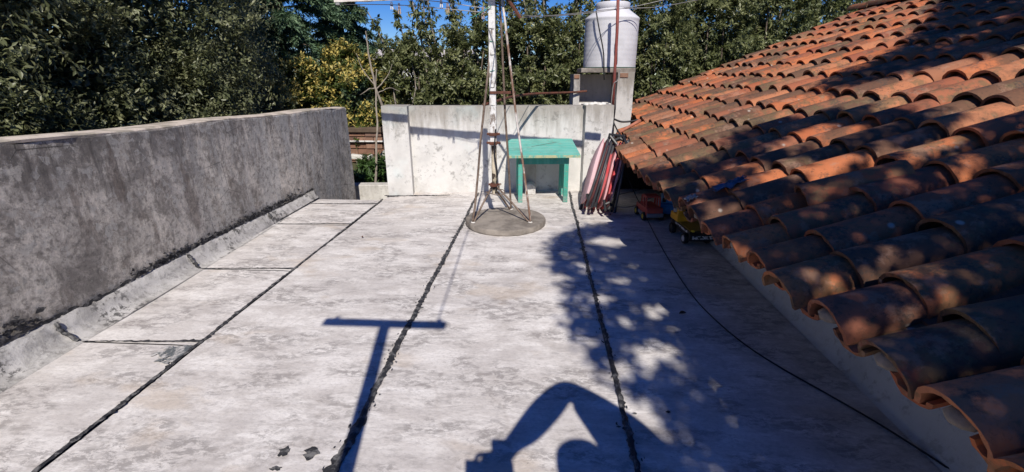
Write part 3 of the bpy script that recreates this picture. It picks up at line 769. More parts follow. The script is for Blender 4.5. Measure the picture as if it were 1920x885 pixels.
# second mast behind the viewer: only its T shadow falls in the picture
t2 = thing('clothesline_post', 'second T shaped clothesline post whose shadow lies across the left floor panels', 'post', (-0.405, -0.06, 0))
MB().box((0, 0, 1.13), (0.052, 0.05, 2.26)).build('post', M['pole_white'], t2, bevel=.004)
cb = MB().box((-0.005, 0, 2.285), (0.66, 0.045, 0.045)).build('crossbar', M['beam'], t2, bevel=.004)
for sx in (-0.27, 0.29): MB().box((sx, 0, 2.32), (0.03, 0.03, 0.05), taper=.6).build('hook', M['steel'], cb)

# ================================================================== WATER TANK on its masonry stand
st = thing('tank_stand', 'mouldy masonry stand with two piers carrying the pale water tank', 'stand', (0.79, 5.75, 0))
Ls = lambda p: Vector(p) - Vector((0.79, 5.75, 0))
def arcpier(x0, x1, y0, y1, z0, z1, flare, side):
    v = []; f = []; n = 12
    for i in range(n + 1):
        q = i / n; z = z0 + (z1 - z0) * q
        fl_ = flare * max(0, (0.62 - q) / 0.62) ** 2
        xa, xb = (x0, x1 + fl_) if side < 0 else (x0 - fl_ * 0, x1 + 0.02 * max(0, (0.5 - q)))
        e = R.normal(0, .003)
        v += [Ls((xa + e, y0, z)), Ls((xb + e, y0, z)), Ls((xb + e, y1, z)), Ls((xa + e, y1, z))]
    for i in range(n):
        for j in range(4): f.append((i * 4 + j, i * 4 + (j + 1) % 4, i * 4 + 4 + (j + 1) % 4, i * 4 + 4 + j))
    f += [(3, 2, 1, 0), (n * 4, n * 4 + 1, n * 4 + 2, n * 4 + 3)]
    return MB().add(v, f)
arcpier(0.400, 0.470, 5.56, 6.2, -0.3, 1.262, 0.20, -1).build('pier', M['stand'], st, smooth=40)
arcpier(0.895, 1.08, 5.56, 6.2, -0.3, 1.285, 0.05, 1).build('pier', M['stand'], st, smooth=40)
MB().box(Ls((0.70, 6.1, 0.48)), (0.46, 0.1, 1.56)).build('back_panel', mat_white('pinkish render', (0.62, 0.56, 0.53), 1.3, 0.5), st)
MB().box(Ls((0.66, 5.70, 0.90)), (0.40, 0.28, 0.09)).build('ledge', M['lump'], st, bevel=.03)
MB().box(Ls((0.785, 5.88, 1.302)), (0.61, 0.64, 0.05)).build('top_slab', M['conc'], st, bevel=.008)
MB().box(Ls((0.435, 5.556, 1.235)), (0.058, 0.012, 0.04)).build('brick_patch', plain('exposed brick', (0.27, 0.145, 0.09), None, 20, .9), st)
MB().box(Ls((0.965, 5.556, 1.25)), (0.09, 0.012, 0.045)).build('brick_patch', plain('exposed brick red', (0.26, 0.15, 0.10), None, 20, .9), st)
tk = thing('water_tank', 'pale grey round plastic water tank with a narrow neck on the masonry stand', 'tank', (0.835, 5.88, 1.328))
tm = plain('weathered pale plastic', (0.62, 0.615, 0.63), (0.53, 0.525, 0.54), 3, 0.6, 0.0)
prof = [(0.290, 0.0), (0.305, 0.006)]
for i in range(9):
    z = 0.03 + 0.052 * i; prof += [(0.3055, z), (0.3062, z + .01), (0.3062, z + .03), (0.3055, z + .042)]
prof += [(0.306, 0.505), (0.311, 0.520), (0.311, 0.530), (0.300, 0.545), (0.19, 0.625), (0.187, 0.635)]
MB().lathe(prof, n=48).build('body', tm, tk, smooth=50)
MB().lathe([(0.187, 0.632), (0.192, 0.637), (0.192, 0.69), (0.183, 0.70), (0.05, 0.708), (0.001, 0.709)], n=40).build('lid', tm, tk, smooth=50)
MB().lathe([(0.311, -0.001), (0.313, 0.002), (0.313, 0.008), (0.309, 0.010)], n=40).build('base_rim', plain('green rim', (0.04, 0.09, 0.06), None, 8, .6), tk, smooth=50)
wire('tank_cable', 'thick black cable slanting down the left front of the water tank', 'cable', [(0.615, 5.60, 1.915), (0.65, 5.555, 1.75), (0.715, 5.555, 1.5), (0.735, 5.55, 1.30), (0.745, 5.55, 1.2)], 0.0075, 'black')
wire('tank_cable', 'thin grey wire hanging in a loop down the middle of the tank', 'cable', [(0.84, 5.66, 2.0), (0.855, 5.555, 1.94), (0.855, 5.55, 1.7), (0.84, 5.55, 1.55), (0.862, 5.55, 1.40), (0.875, 5.55, 1.37), (0.87, 5.55, 1.5), (0.858, 5.55, 1.7)], 0.003, 'black')
# shoots hanging over the tank's right shoulder come with the tree behind
rp = [U(1159, -4, 1, 5.36), U(1157, 60, 1, 5.36), U(1153, 130, 1, 5.36), U(1148, 212, 1, 5.36)]
tag(MB().tube(rp, 0.017, 10).build('red_pipe', plain('dull red paint', (0.24, 0.058, 0.045), (0.17, 0.06, 0.05), 14, .6), smooth=180), 'dull red upright pipe standing in front of the water tank', 'pipe')
wire('pipe_cable', 'pale cable dangling beside the red pipe below the tank', 'cable', [U(1163, 130, 1, 5.34), U(1158, 150, 1, 5.34), U(1150, 160, 1, 5.34), U(1146, 200, 1, 5.34)], 0.005, 'steel')
MB().tube([U(1161, 40, 1, 5.35), U(1162, 46, 1, 5.35), U(1163, 52, 1, 5.35)], 0.02, 8)
# pipe elbow lying on the tiles by the wall
ep = [U(1156, 252, 1, 5.0), U(1172, 242, 1, 5.02), U(1190, 232, 1, 5.05), U(1200, 226, 1, 5.08)]
tag(MB().tube(ep, [0.017, 0.016, 0.017, 0.021], 9).build('clay_pipe', plain('clay pipe', (0.40, 0.15, 0.09), None, 14, .7), smooth=180), 'short clay coloured pipe resting on the roof tiles beside the white pier', 'pipe')
wire('roof_cable', 'black cable looping from the red pipe down across the tiles', 'cable', [U(1146, 205, 1, 5.33), U(1150, 228, 1, 5.15), U(1163, 252, 1, 4.85), U(1182, 264, 1, 4.75), U(1212, 268, 1, 4.72)], 0.008, 'black')
wire('roof_cable', 'dark hose lying level on the tiles above the clay pipe', 'cable', [U(1149, 222, 1, 5.2), U(1165, 228, 1, 5.2), U(1185, 227, 1, 5.2), U(1197, 224, 1, 5.2)], 0.011, 'black')

# ================================================================== TURQUOISE DESK
dk = thing('school_desk', 'small turquoise wooden desk with sloping worn lid against the white wall', 'desk', (0.05, 4.8, 0), (0, 0, 0.10))
tq = mat_worn('turquoise paint', (0.060, 0.335, 0.255), (0.045, 0.22, 0.17), (0.10, 0.40, 0.315), grain=(4, 4, .3))
tqt = mat_worn('sun bleached turquoise paint', (0.10, 0.40, 0.33), (0.085, 0.30, 0.24), (0.19, 0.46, 0.385))
edge = mat_peel('worn plank edge', (0.44, 0.44, 0.25), (0.12, 0.40, 0.33), 16, 0.47, 0.60)
zf, zb, yf, yb = 0.505, 0.605, -0.235, 0.225
mb = MB().hexa([(-.355, yf, zf - .028), (.358, yf, zf - .028), (.345, yb, zb - .028), (-.345, yb, zb - .028)], [(-.355, yf, zf), (.358, yf, zf), (.345, yb, zb), (-.345, yb, zb)])
lid = mb.build('lid', tqt, dk, bevel=.005)
MB().hexa([(-.356, yf - .005, zf - .030), (.359, yf - .005, zf - .030), (.359, yf - .0005, zf - .030), (-.356, yf - .0005, zf - .030)], [(-.356, yf - .005, zf - .004), (.359, yf - .005, zf - .004), (.359, yf - .0005, zf - .004), (-.356, yf - .0005, zf - .004)]).build('lid_edge', edge, lid)
MB().hexa([(-.12, -.02, 0.553), (.12, .10, 0.579), (.20, .12, 0.5835), (-.10, 0.0, .5575)], [(-.12, -.02, 0.5535), (.12, .10, 0.5797), (.20, .12, 0.5842), (-.10, 0, .558)]).build('scratch', plain('scuffed wood', (0.12, 0.2, 0.17), None, 20, .8), lid)
for x in (-.235, .235):
    for y, h in ((-.145, .492), (.17, .56)):
        MB().box((x, y, h / 2), (0.046, 0.045, h)).build('leg', tq, dk, bevel=.003)
MB().box((0, -.150, .435), (0.52, 0.02, 0.075)).build('front_apron', tq, dk, bevel=.002)
for x in (-.235, .235): MB().box((x, .01, .44), (0.02, 0.27, 0.07)).build('side_apron', tq, dk, bevel=.002)

# whitewashed round stub and grey pilaster by the wall under the desk
sb = thing('drain_stub', 'round topped whitewashed stub rising from the floor under the desk', 'stub', WP(-0.075, 0.05, 0))
vv = []; ff = []; n = 14
pts = [(-.058, 0)] + [(-.058 + 0 * i, 0.06) for i in range(1)] + [(.058 * -cos(pi * i / n), 0.07 + 0.05 * sin(pi * i / n)) for i in range(n + 1)] + [(.058, 0.06), (.058, 0)]
MB().hexa([(x, -0.13, z) for x, z in pts], [(x, 0.045, z) for x, z in pts]).build('stub', M['white'], sb, bevel=.008, seg=3)
tag(MB().hexa([WP(-.135, .045, 0.0), WP(-.02, .045, 0.0), WP(-.02, -.01, 0.0), WP(-.135, -.01, 0.0)], [WP(-.135, .045, 0.40), WP(-.02, .045, 0.40), WP(-.02, -.01, 0.40), WP(-.135, -.01, 0.40)]).build('pilaster', plain('bare grey render', (0.46, 0.43, 0.39), (0.36, 0.33, 0.30), 8, .9), bevel=.006),
    'short grey rendered pilaster on the wall behind the white stub', 'pilaster')

# ================================================================== FOLDED LOUNGERS
b0 = Vector((0.555, 4.30, 0.0)); t0 = U(1143, 262, 1, 4.62)
ax = (t0 - b0); LEN = ax.length; ax.normalize()
vx = (Vector((1, 0.05, 0)) - ax * ax.dot(Vector((1, 0.05, 0)))).normalized(); vy = ax.cross(vx)    # vy away from the viewer
if vy.y < 0: vy = -vy
CH = Matrix((vx, vy, ax)).transposed().to_4x4(); CH.translation = b0
ch = thing('folded_lounger', 'folded sun lounger with pink and red padding leaning on the eave', 'lounger')
ch.matrix_world = CH
fr = plain('charcoal tube', (0.045, 0.045, 0.05), (0.075, 0.075, 0.08), 14, 0.45)
cap = plain('black plastic', (0.02, 0.02, 0.022), None, 9, .4)
pinks = [plain('faded pink canvas', (0.52, 0.24, 0.25), (0.60, 0.34, 0.34), 7, .9, .003), plain('pale pink canvas', (0.62, 0.42, 0.43), (0.52, 0.30, 0.31), 8, .9, .003), plain('red canvas', (0.50, 0.055, 0.06), (0.42, 0.10, 0.10), 7, .9, .003)]
def pad(x0, x1, xt, z0, z1, dep, m_, bulge=.012):
    n = 12; v = []; f = []
    for i in range(n + 1):
        q = i / n; z = z0 + (z1 - z0) * q; s_ = sin(pi * q) ** .35 if 0 < q < 1 else 0.25
        xc = (x0 + x1) / 2 + xt * q + .004 * sin(7 * q + x0 * 40); hw = (x1 - x0) / 2 * s_
        d0 = -dep / 2 * (0.55 + .45 * s_); d1 = dep / 2
        v += [(xc - hw * .5, d0 - bulge * s_, z), (xc + hw * .5, d0 - bulge * s_, z), (xc + hw, d0 + .03, z), (xc + hw, d1, z), (xc - hw, d1, z), (xc - hw, d0 + .03, z)]
    for i in range(n):
        for j in range(6): f.append((i * 6 + j, i * 6 + (j + 1) % 6, i * 6 + 6 + (j + 1) % 6, i * 6 + 6 + j))
    f += [tuple(range(6))[::-1], tuple(n * 6 + j for j in range(6))]
    return MB().add(v, f).build('pad', m_, ch, smooth=60)
k_ = LEN
pad(-.150, -.085, .045, .10 * k_, .95 * k_, .32, pinks[1])
pad(-.100, -.064, .045, .05 * k_, .95 * k_, .30, pinks[2])
pad(-.056, -.020, .040, .04 * k_, .94 * k_, .34, pinks[1])
pad(-.018, .022, .030, .06 * k_, .92 * k_, .36, pinks[2])
pad(.024, .062, .022, .07 * k_, .93 * k_, .37, pinks[0])
pad(.064, .098, .012, .08 * k_, .95 * k_, .36, pinks[2])
pad(.098, .134, .004, .10 * k_, .97 * k_, .34, pinks[0])
pad(.140, .158, -.004, .42 * k_, .98 * k_, .24, pinks[1])
for (xb, xt_, zb_, zt_, d) in ((-.098, -.030, -.03, .98, -.185), (-.050, .004, -.06, .97, -.19), (-.018, .030, .02, .93, -.175), (.165, .150, .005, .97, -.18), (.175, .16, .02, 1.02, .02), (-.12, -.02, .02, .99, .10)):
    v0, v1 = Vector((xb, d, max(zb_, .0) * k_ + .018)), Vector((xt_, d + .01, zt_ * k_))
    tu = MB().tube([v0, v0.lerp(v1, .5) + Vector((.003, 0, 0)), v1], 0.0125, 8).build('frame_tube', fr, ch, smooth=180)
    MB().tube([v0 + (v0 - v1).normalized() * .018, v0 + (v1 - v0).normalized() * .03], 0.0155, 8).build('end_cap', cap, tu)
for (a, b_) in (((-.04, -.19, .97), (.10, -.15, 1.01)), ((.0, -.17, .90), (.11, -.15, 1.02)), ((.02, -.15, .99), (.16, -.17, .93)), ((.09, -.18, 1.0), (.165, -.18, .86)), ((-.03, -.2, .95), (.05, -.2, .86))):
    MB().tube([Vector((a[0], a[1], a[2] * k_)), Vector((b_[0], b_[1], b_[2] * k_))], 0.015, 7).build('hinge_arm', cap, ch)
for (a, b_) in (((.045, -.19, .10), (.075, -.22, -.035)), ((.06, -.2, .05), (.10, -.20, .09)), ((-.115, -.15, .14), (-.09, -.17, .05)), ((.10, -.19, .0), (.12, -.19, .08))):
    MB().tube([Vector((a[0], a[1], a[2] * k_ + .02)), Vector((b_[0], b_[1], b_[2] * k_ + .02))], 0.014, 7).build('foot_bar', cap, ch)

# ================================================================== TOY VEHICLES in the shade under the eave
def wheel(parent, c, r, wd_, hubmat, axis='X', tyre='black'):
    Mx = Matrix.Rotation(pi / 2, 3, 'Y') if axis == 'X' else Matrix.Rotation(pi / 2, 3, 'X')
    t = MB().lathe([(r * .55, -wd_ / 2), (r * .92, -wd_ / 2), (r, -wd_ / 3), (r, wd_ / 3), (r * .92, wd_ / 2), (r * .55, wd_ / 2)], c, 16, Mx).build('wheel', M[tyre], parent, smooth=40)
    MB().lathe([(0.001, -wd_ * .62), (r * .45, -wd_ * .60), (r * .58, -wd_ * .5), (r * .58, wd_ * .5), (r * .45, wd_ * .6), (0.001, wd_ * .62)], c, 14, Mx).build('hub', hubmat, t, smooth=40)
redp = plain('dull red plastic', (0.50, 0.085, 0.06), (0.42, 0.08, 0.06), 9, .55); yelp = plain('yellow plastic', (0.72, 0.52, 0.04), None, 9, .5)
orap = plain('orange yellow plastic', (0.72, 0.36, 0.02), (0.62, 0.30, 0.02), 9, .5); blup = plain('blue plastic', (0.03, 0.22, 0.52), None, 9, .5)
blkp = plain('black toy plastic', (0.02, 0.02, 0.022), None, 9, .4); gryp = plain('grey toy plastic', (0.22, 0.23, 0.26), None, 9, .5)
rt = thing('toy_truck', 'red plastic toy truck with yellow wheel hubs under the far eave', 'toy truck', (1.045, 4.16, 0), (0, 0, 0.12))
side = [(-.15, .05), (.15, .05), (.15, .115), (.06, .125), (.03, .205), (-.085, .205), (-.11, .125), (-.15, .115)]   # (y, z) profile
def extr(prof, x0, x1, x0t=None):
    return MB().hexa([(x0, y, z) for y, z in prof], [(x1, y, z) for y, z in prof])
body = extr([(-.15, .055), (.15, .055), (.15, .115), (-.13, .125), (-.15, .11)], -.075, .075).build('body', redp, rt, bevel=.008)
cabp = [(-.10, .12), (.05, .12), (.03, .215), (-.07, .215)]
for x in (-.068, .056): # cab sides with window openings: pillars and roof
    for (ya, yb_) in ((-.098, -.085), (-.03, -.018), (.035, .048)):
        MB().hexa([(x, ya, .12), (x + .012, ya, .12), (x + .012, yb_, .12), (x, yb_, .12)], [(x, ya * .8, .212), (x + .012, ya * .8, .212), (x + .012, yb_ * .8, .212), (x, yb_ * .8, .212)]).build('pillar', redp, rt)
MB().hexa([(-.07, -.08, .205), (.07, -.08, .205), (.07, .042, .205), (-.07, .042, .205)], [(-.06, -.068, .22), (.06, -.068, .22), (.06, .03, .22), (-.06, .03, .22)]).build('roof', redp, rt, bevel=.004)
MB().box((0, -.155, .062), (0.15, 0.02, 0.035)).build('bumper', gryp, rt, bevel=.003)
MB().box((-.068, -.0, .052), (0.03, 0.13, 0.03)).build('running_board', gryp, rt, bevel=.003)
for x in (-.078, .078):
    for y in (-.095, .10): wheel(rt, (x, y, .040), .040, .03, yelp)
bt = thing('toy_cab', 'blue plastic toy vehicle half hidden behind the red toy truck', 'toy truck', (1.215, 4.22, 0), (0, 0, -0.15))
extr([(-.09, .04), (.12, .04), (.12, .13), (-.06, .13), (-.09, .10)], -.06, .06).build('body', blup, bt, bevel=.006)
MB().hexa([(-.055, -.05, .13), (.055, -.05, .13), (.055, .07, .13), (-.055, .07, .13)], [(-.045, -.03, .205), (.045, -.03, .205), (.045, .06, .205), (-.045, .06, .205)]).build('cab', blup, bt, bevel=.006)
MB().box((-.03, -.052, .165), (.03, .012, .04)).build('window', blkp, bt)
for x in (-.06, .06):
    for y in (-.05, .08): wheel(bt, (x, y, .035), .035, .025, blkp)
ct = thing('toy_crane_truck', 'black and yellow plastic toy crane truck with flat bed under the tiles', 'toy truck', (1.245, 3.60, 0), (0, 0, 0.10))
MB().box((0, 0, .075), (0.15, 0.42, 0.045)).build('chassis', blkp, ct, bevel=.006)
bed = MB().box((0.0, -.06, .112), (0.19, 0.30, 0.018)).build('bed', blkp, ct, bevel=.004)
MB().box((0.0, -.06, .1235), (0.17, 0.27, 0.004)).build('bed_trim', plain('dark yellow plastic', (0.30, 0.2, 0.03), None, 9, .5), bed)
MB().box((0, -.222, .078), (0.20, 0.018, 0.055)).build('bumper', blkp, ct, bevel=.004)
wp = NT('printed white strip'); _n = wp.noise(45, 4, .7, wp.mapv((1, .4, 1))); wp.done(wp.mix(wp.ramp(_n, .50, .54), (.62, .62, .62), (.03, .03, .03)), .5); WPM = wp.m
MB().box((0.005, -.2325, .080), (0.165, 0.003, 0.026)).build('printed_strip', WPM, ct)
MB().box((-.0965, -.05, .110), (0.003, 0.24, 0.014)).build('printed_strip', WPM, ct)
turr = MB().box((-.035, .115, .150), (0.12, 0.15, 0.06)).build('turret', orap, ct, bevel=.006)
MB().hexa([(-.095, .04, .18), (.0, .04, .18), (.0, .06, .18), (-.095, .06, .18)], [(-.095, .04, .21), (.0, .04, .21), (.0, .06, .21), (-.095, .06, .21)]).build('cab_frame', orap, turr)
MB().box((-.080, .05, .245), (.034, .034, .15)).build('boom', orap, ct, bevel=.003)
MB().box((-.080, .032, .235), (.040, .01, .012)).build('boom_band', gryp, ct)
MB().box((-.105, .07, .215), (.03, .012, .03)).build('label_patch', plain('white sticker', (.6, .6, .58), None, 20, .5), ct)
MB().tube([(.03, .09, .165), (.09, -.02, .17), (.11, -.06, .14)], .014, 7).build('arm', orap, ct)
MB().lathe([(0.001, -.008), (.013, -.006), (.014, .004), (.001, .008)], (-.07, -.21, .127), 10).build('lamp', yelp, ct, smooth=180)
whub = plain('white hub', (.6, .6, .6), None, 9, .5)
for x in (-.088, .088):
    for y in (-.13, .13): wheel(ct, (x, y, .042), .042, .035, whub if y < 0 else blkp)

# ================================================================== CABLES, litter
z_ = 0.008
fc = [U(1165, 303, 1, 4.45), U(1180, 340, 1, 4.35), U(1200, 383, 1, 4.22)]
fp = [(1228, 440), (1262, 500), (1300, 556), (1345, 603), (1400, 648), (1465, 690), (1550, 738), (1640, 790), (1720, 840), (1800, 893), (1880, 950)]
wire('floor_cable', 'long thin black cable snaking along the shaded floor beside the curb', 'cable', fc + [U(x, y, 2, z_) for x, y in fp], 0.0038, 'black', k=10)
wire('cable_loop', 'pale cable lying in a loop in the dark corner behind the folded lounger', 'cable', [U(x, y, 2, z_ + .01 * i) for i, (x, y) in enumerate(((1212, 352), (1180, 360), (1152, 368), (1145, 378), (1155, 387), (1180, 388), (1205, 380), (1225, 368)))], 0.006, 'steel')
def deadleaf(px, py, r, label, rot):
    p = U(px, py, 2, 0.006); v = []; f = []
    for i in range(7):
        q = i / 6; wq = sin(pi * q) * r * .42 + .001
        for s in (-1, 0, 1):
            a = Vector(((q - .5) * 2 * r, s * wq, 0.012 * abs(s) * sin(pi * q) + .01 * (q - .5) ** 2 + .001)); a = Matrix.Rotation(rot, 3, 'Z') @ a; v.append(p + a)
    for i in range(6):
        for j in range(2): f.append((i * 3 + j, i * 3 + j + 1, i * 3 + 4 + j, i * 3 + 3 + j))
    tag(MB().add(v, f).build('dead_leaf', M['leafdead'], smooth=180), label, 'leaf')
deadleaf(1280, 588, 0.024, 'dark curled dead leaf on the shaded floor left of the cable', 0.3)
deadleaf(679, 445, 0.018, 'tiny curled dead leaf on the sunlit floor left of the disc', 2.2)
deadleaf(1145, 403, 0.016, 'brown scrap of leaf by the feet of the folded lounger', 0.9)
# scrap of plastic sheet on the tiles, mortar lump at the eave
def rag(px, py, w_, d_, label, mat, name, n0=-.01, cat='rag', amp=.009):
    p = UP(px, py, RP0, np.array(RN)); c = Vector(p); v = []; f = []; n = 12
    ph = R.random(4) * 6
    for i in range(n + 1):
        for j in range(n + 1):
            a, b_ = i / n - .5, j / n - .5
            hh = amp * (sin(9 * a + ph[0]) * sin(8 * b_ + ph[1]) + .6 * sin(17 * a + 13 * b_ + ph[2])) + amp
            rr = 1 - .25 * (abs(sin(5 * math.atan2(b_, a) + ph[3])))
            v.append(c + RS * a * w_ * rr + RE * b_ * d_ * rr + RN * (hh + n0))
    for i in range(n):
        for j in range(n): f.append((i * (n + 1) + j, i * (n + 1) + j + 1, (i + 1) * (n + 1) + j + 1, (i + 1) * (n + 1) + j))
    o = MB().add(v, f).build(name, mat, smooth=180); so = o.modifiers.new('solid', 'SOLIDIFY'); so.thickness = .003
    tag(o, label, cat)
rag(1368, 345, .20, .09, 'crumpled blue grey plastic scrap lying on the shaded tiles near the eave', plain('blue plastic sheet', (0.10, 0.125, 0.19), (0.05, 0.055, 0.075), 30, .5), 'plastic_scrap', cat='plastic scrap')
rag(1296, 372, .07, .06, 'dirty white mortar lump at the eave above the crane truck', plain('dirty white mortar', (0.40, 0.37, 0.34), (0.2, 0.18, 0.16), 25, .9), 'eave_mortar', -.005)

# ================================================================== VEGETATION
def leaf_arrays(P, D, N, ln, wd_, curl=0.25):
    """folded leaves: base P, direction D, face normal N, length ln, width wd_ (arrays)"""
    n = len(P)
    D = D / (np.linalg.norm(D, axis=1, keepdims=True) + 1e-9)
    S = np.cross(D, N); S /= (np.linalg.norm(S, axis=1, keepdims=True) + 1e-9); N2 = np.cross(S, D)
    ln = ln[:, None]; wd_ = wd_[:, None]
    mid = P + D * ln * 0.45 - N2 * ln * 0.06
    V = np.empty((n, 4, 3))
    V[:, 0] = P; V[:, 1] = mid + S * wd_ * .5 + N2 * wd_ * curl; V[:, 2] = P + D * ln - N2 * ln * curl * .6; V[:, 3] = mid - S * wd_ * .5 + N2 * wd_ * curl
    b = np.arange(n)[:, None] * 4
    F = np.concatenate([np.concatenate([b, b + 1, b + 2], 1), np.concatenate([b, b + 2, b + 3], 1)])
    return V.reshape(-1, 3), F
def foliage(name, P, D, N, ln, wd_, tint, mat, parent, curl=.25):
    V, F = leaf_arrays(P, D, N, ln, wd_, curl)
    me = np_mesh(name, V, F, np.repeat(tint, 4))
    return link(name, me, mat, parent)
def unit(v): return v / (np.linalg.norm(v, axis=-1, keepdims=True) + 1e-9)
def rndv(n): return unit(R.normal(size=(n, 3)))

BARK = plain('grey brown bark', (0.16, 0.125, 0.095), (0.09, 0.07, 0.055), 9, .95, .012)
BARKP = plain('pale twig bark', (0.30, 0.26, 0.21), (0.2, 0.17, 0.14), 12, .95, .004)
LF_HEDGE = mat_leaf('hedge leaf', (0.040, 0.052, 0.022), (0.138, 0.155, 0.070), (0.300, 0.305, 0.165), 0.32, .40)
LF_TALL = mat_leaf('privet leaf', (0.038, 0.052, 0.020), (0.122, 0.145, 0.055), (0.300, 0.310, 0.140), 0.36, .36)
LF_YEL = mat_leaf('gold tipped leaf', (0.030, 0.050, 0.012), (0.09, 0.12, 0.022), (0.60, 0.47, 0.13), 0.2, .5)
LF_CON = mat_leaf('conifer needles', (0.034, 0.066, 0.040), (0.118, 0.190, 0.108), (0.23, 0.31, 0.165), 0.12, .6, .2)
LF_LOW = mat_leaf('low shrub leaf', (0.018, 0.04, 0.012), (0.05, 0.10, 0.025), (0.12, 0.2, 0.06), 0.25, .45)

def trunk(parent, base, tops, r0, mat=BARK, wig=.12):
    mb = MB()
    for tp, rr in tops:
        b = Vector(base); t_ = Vector(tp); mid1 = b.lerp(t_, .35) + Vector((R.normal(0, wig), R.normal(0, wig), .1)); mid2 = b.lerp(t_, .7) + Vector((R.normal(0, wig), R.normal(0, wig), 0))
        path = smoothpath([b, mid1, mid2, t_], 5); k = len(path)
        mb.tube(path, [r0 * rr * (1 - .8 * i / (k - 1)) for i in range(k)], 7)
    return mb.build('trunk', mat, parent, smooth=180)

def lumpy_tree(name, label, cat, base, cen, rad, nclump, nleaf, ln, mat, group=None, zmin=-9, front=None, shoot=.5, asp=.42, clr=(.30, .55), tint0=.45, up=.35, core=0.0, deep=.45):
    t = thing(name, label, cat, base, group=group)
    cen = np.array(cen, float); rad = np.array(rad, float); B = np.array(base, float)
    d = unit(R.normal(size=(nclump * 3, 3)))
    if front is not None:
        fv = unit(np.array(front, float)); keep = (d @ fv) > -0.35; d = d[keep]
    d = d[:nclump]
    C = cen + d * rad * (1 - deep * R.random((len(d), 1)) ** 1.8)
    C = C[C[:, 2] > zmin]; k = len(C)
    cr = R.uniform(*clr, size=k)
    out = unit((C - cen) / rad)
    # shoots from each clump
    per = 14; ns = nleaf // per
    ci = R.integers(0, k, ns)
    sd_ = unit(out[ci] * .75 + rndv(ns) * .85 + np.array([0, 0, up]))
    s0 = C[ci] + rndv(ns) * (cr[ci] * R.random(ns) ** .5 * .6)[:, None]
    sl = cr[ci] * R.uniform(.35, .9, ns) * (shoot / .5)
    q = np.tile(np.linspace(0.12, 1, per), ns); si = np.repeat(np.arange(ns), per); n = ns * per
    axis = sd_[si]; P = s0[si] + axis * (sl[si] * q)[:, None] + R.normal(0, .012, (n, 3))
    sideways = unit(np.cross(axis, rndv(n)))
    D = unit(axis * .55 + sideways * .95 + np.array([0, 0, .05])); N = unit(axis * .7 + rndv(n) * .5 + np.array([0, 0, .5]))
    lnn = ln * R.uniform(.65, 1.25, n) * (1.05 - .35 * q)
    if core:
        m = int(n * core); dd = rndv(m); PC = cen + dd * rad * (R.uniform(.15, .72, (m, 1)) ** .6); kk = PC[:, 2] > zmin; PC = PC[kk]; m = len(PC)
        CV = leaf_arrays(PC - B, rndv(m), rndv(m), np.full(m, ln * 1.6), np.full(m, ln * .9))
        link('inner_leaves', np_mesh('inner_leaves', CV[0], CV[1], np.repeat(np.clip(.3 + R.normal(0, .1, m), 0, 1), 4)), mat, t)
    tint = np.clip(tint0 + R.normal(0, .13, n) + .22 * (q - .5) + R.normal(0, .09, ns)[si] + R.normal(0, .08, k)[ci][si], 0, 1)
    foliage('crown', P - B, D, N, lnn, lnn * asp, tint, mat, t)
    return t, C, out
# --- tall dense hedge trees behind the left wall
HG = 'dense evergreen trees behind the left wall'
for (b, c, r, nc, nl, lab) in (
    ((-4.6, 2.6, -2.9), (-4.7, 2.5, 1.4), (1.45, 1.5, 3.6), 230, 120000, 'dense dark evergreen tree at the far left edge behind the grey wall'),
    ((-4.6, 4.7, -2.9), (-4.7, 4.6, 1.7), (1.55, 1.45, 3.9), 250, 120000, 'broad dense evergreen tree over the middle of the grey wall'),
    ((-5.7, 6.9, -2.9), (-5.75, 6.8, 1.8), (1.45, 1.4, 4.0), 190, 80000, 'dense evergreen tree with upright shoots left of the blue green conifer'),
    ((-6.8, 4.6, -2.9), (-7.2, 5.2, 2.4), (1.8, 3.4, 4.6), 200, 50000, 'tall dark evergreen tree behind the front row of the left hedge')):
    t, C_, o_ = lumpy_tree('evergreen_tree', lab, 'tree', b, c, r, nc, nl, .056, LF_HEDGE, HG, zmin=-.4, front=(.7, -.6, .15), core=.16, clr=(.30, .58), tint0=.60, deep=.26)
    trunk(t, (0, 0, 0), [((c[0] - b[0] + .3 * cos(k * 1.7), c[1] - b[1] + .4 * sin(k * 1.7), 4.2 + .3 * k), 1 - .12 * k) for k in range(4)], .14)
# lower evergreen shoots leaning over the wall
for (y, x, h, nl, lab) in ((2.6, -3.45, 1.15, 20000, 'low evergreen shrub leaning on the near end of the grey wall'), (3.7, -3.5, 1.45, 20000, 'evergreen shrub with upright shoots behind the near half of the grey wall'), (4.8, -3.55, 1.30, 18000, 'low evergreen shrub behind the middle of the grey wall'), (5.9, -3.75, 1.55, 15000, 'evergreen shrub with upright tips behind the far half of the grey wall')):
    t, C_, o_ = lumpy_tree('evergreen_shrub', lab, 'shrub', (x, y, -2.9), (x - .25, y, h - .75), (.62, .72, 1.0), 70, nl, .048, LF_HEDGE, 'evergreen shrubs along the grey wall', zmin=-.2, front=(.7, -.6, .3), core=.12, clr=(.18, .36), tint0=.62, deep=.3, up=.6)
    trunk(t, (0, 0, 0), [((-.2 + .2 * cos(k * 1.7), .25 * sin(k * 2.3), h + 2.2), 1) for k in range(3)], .05)
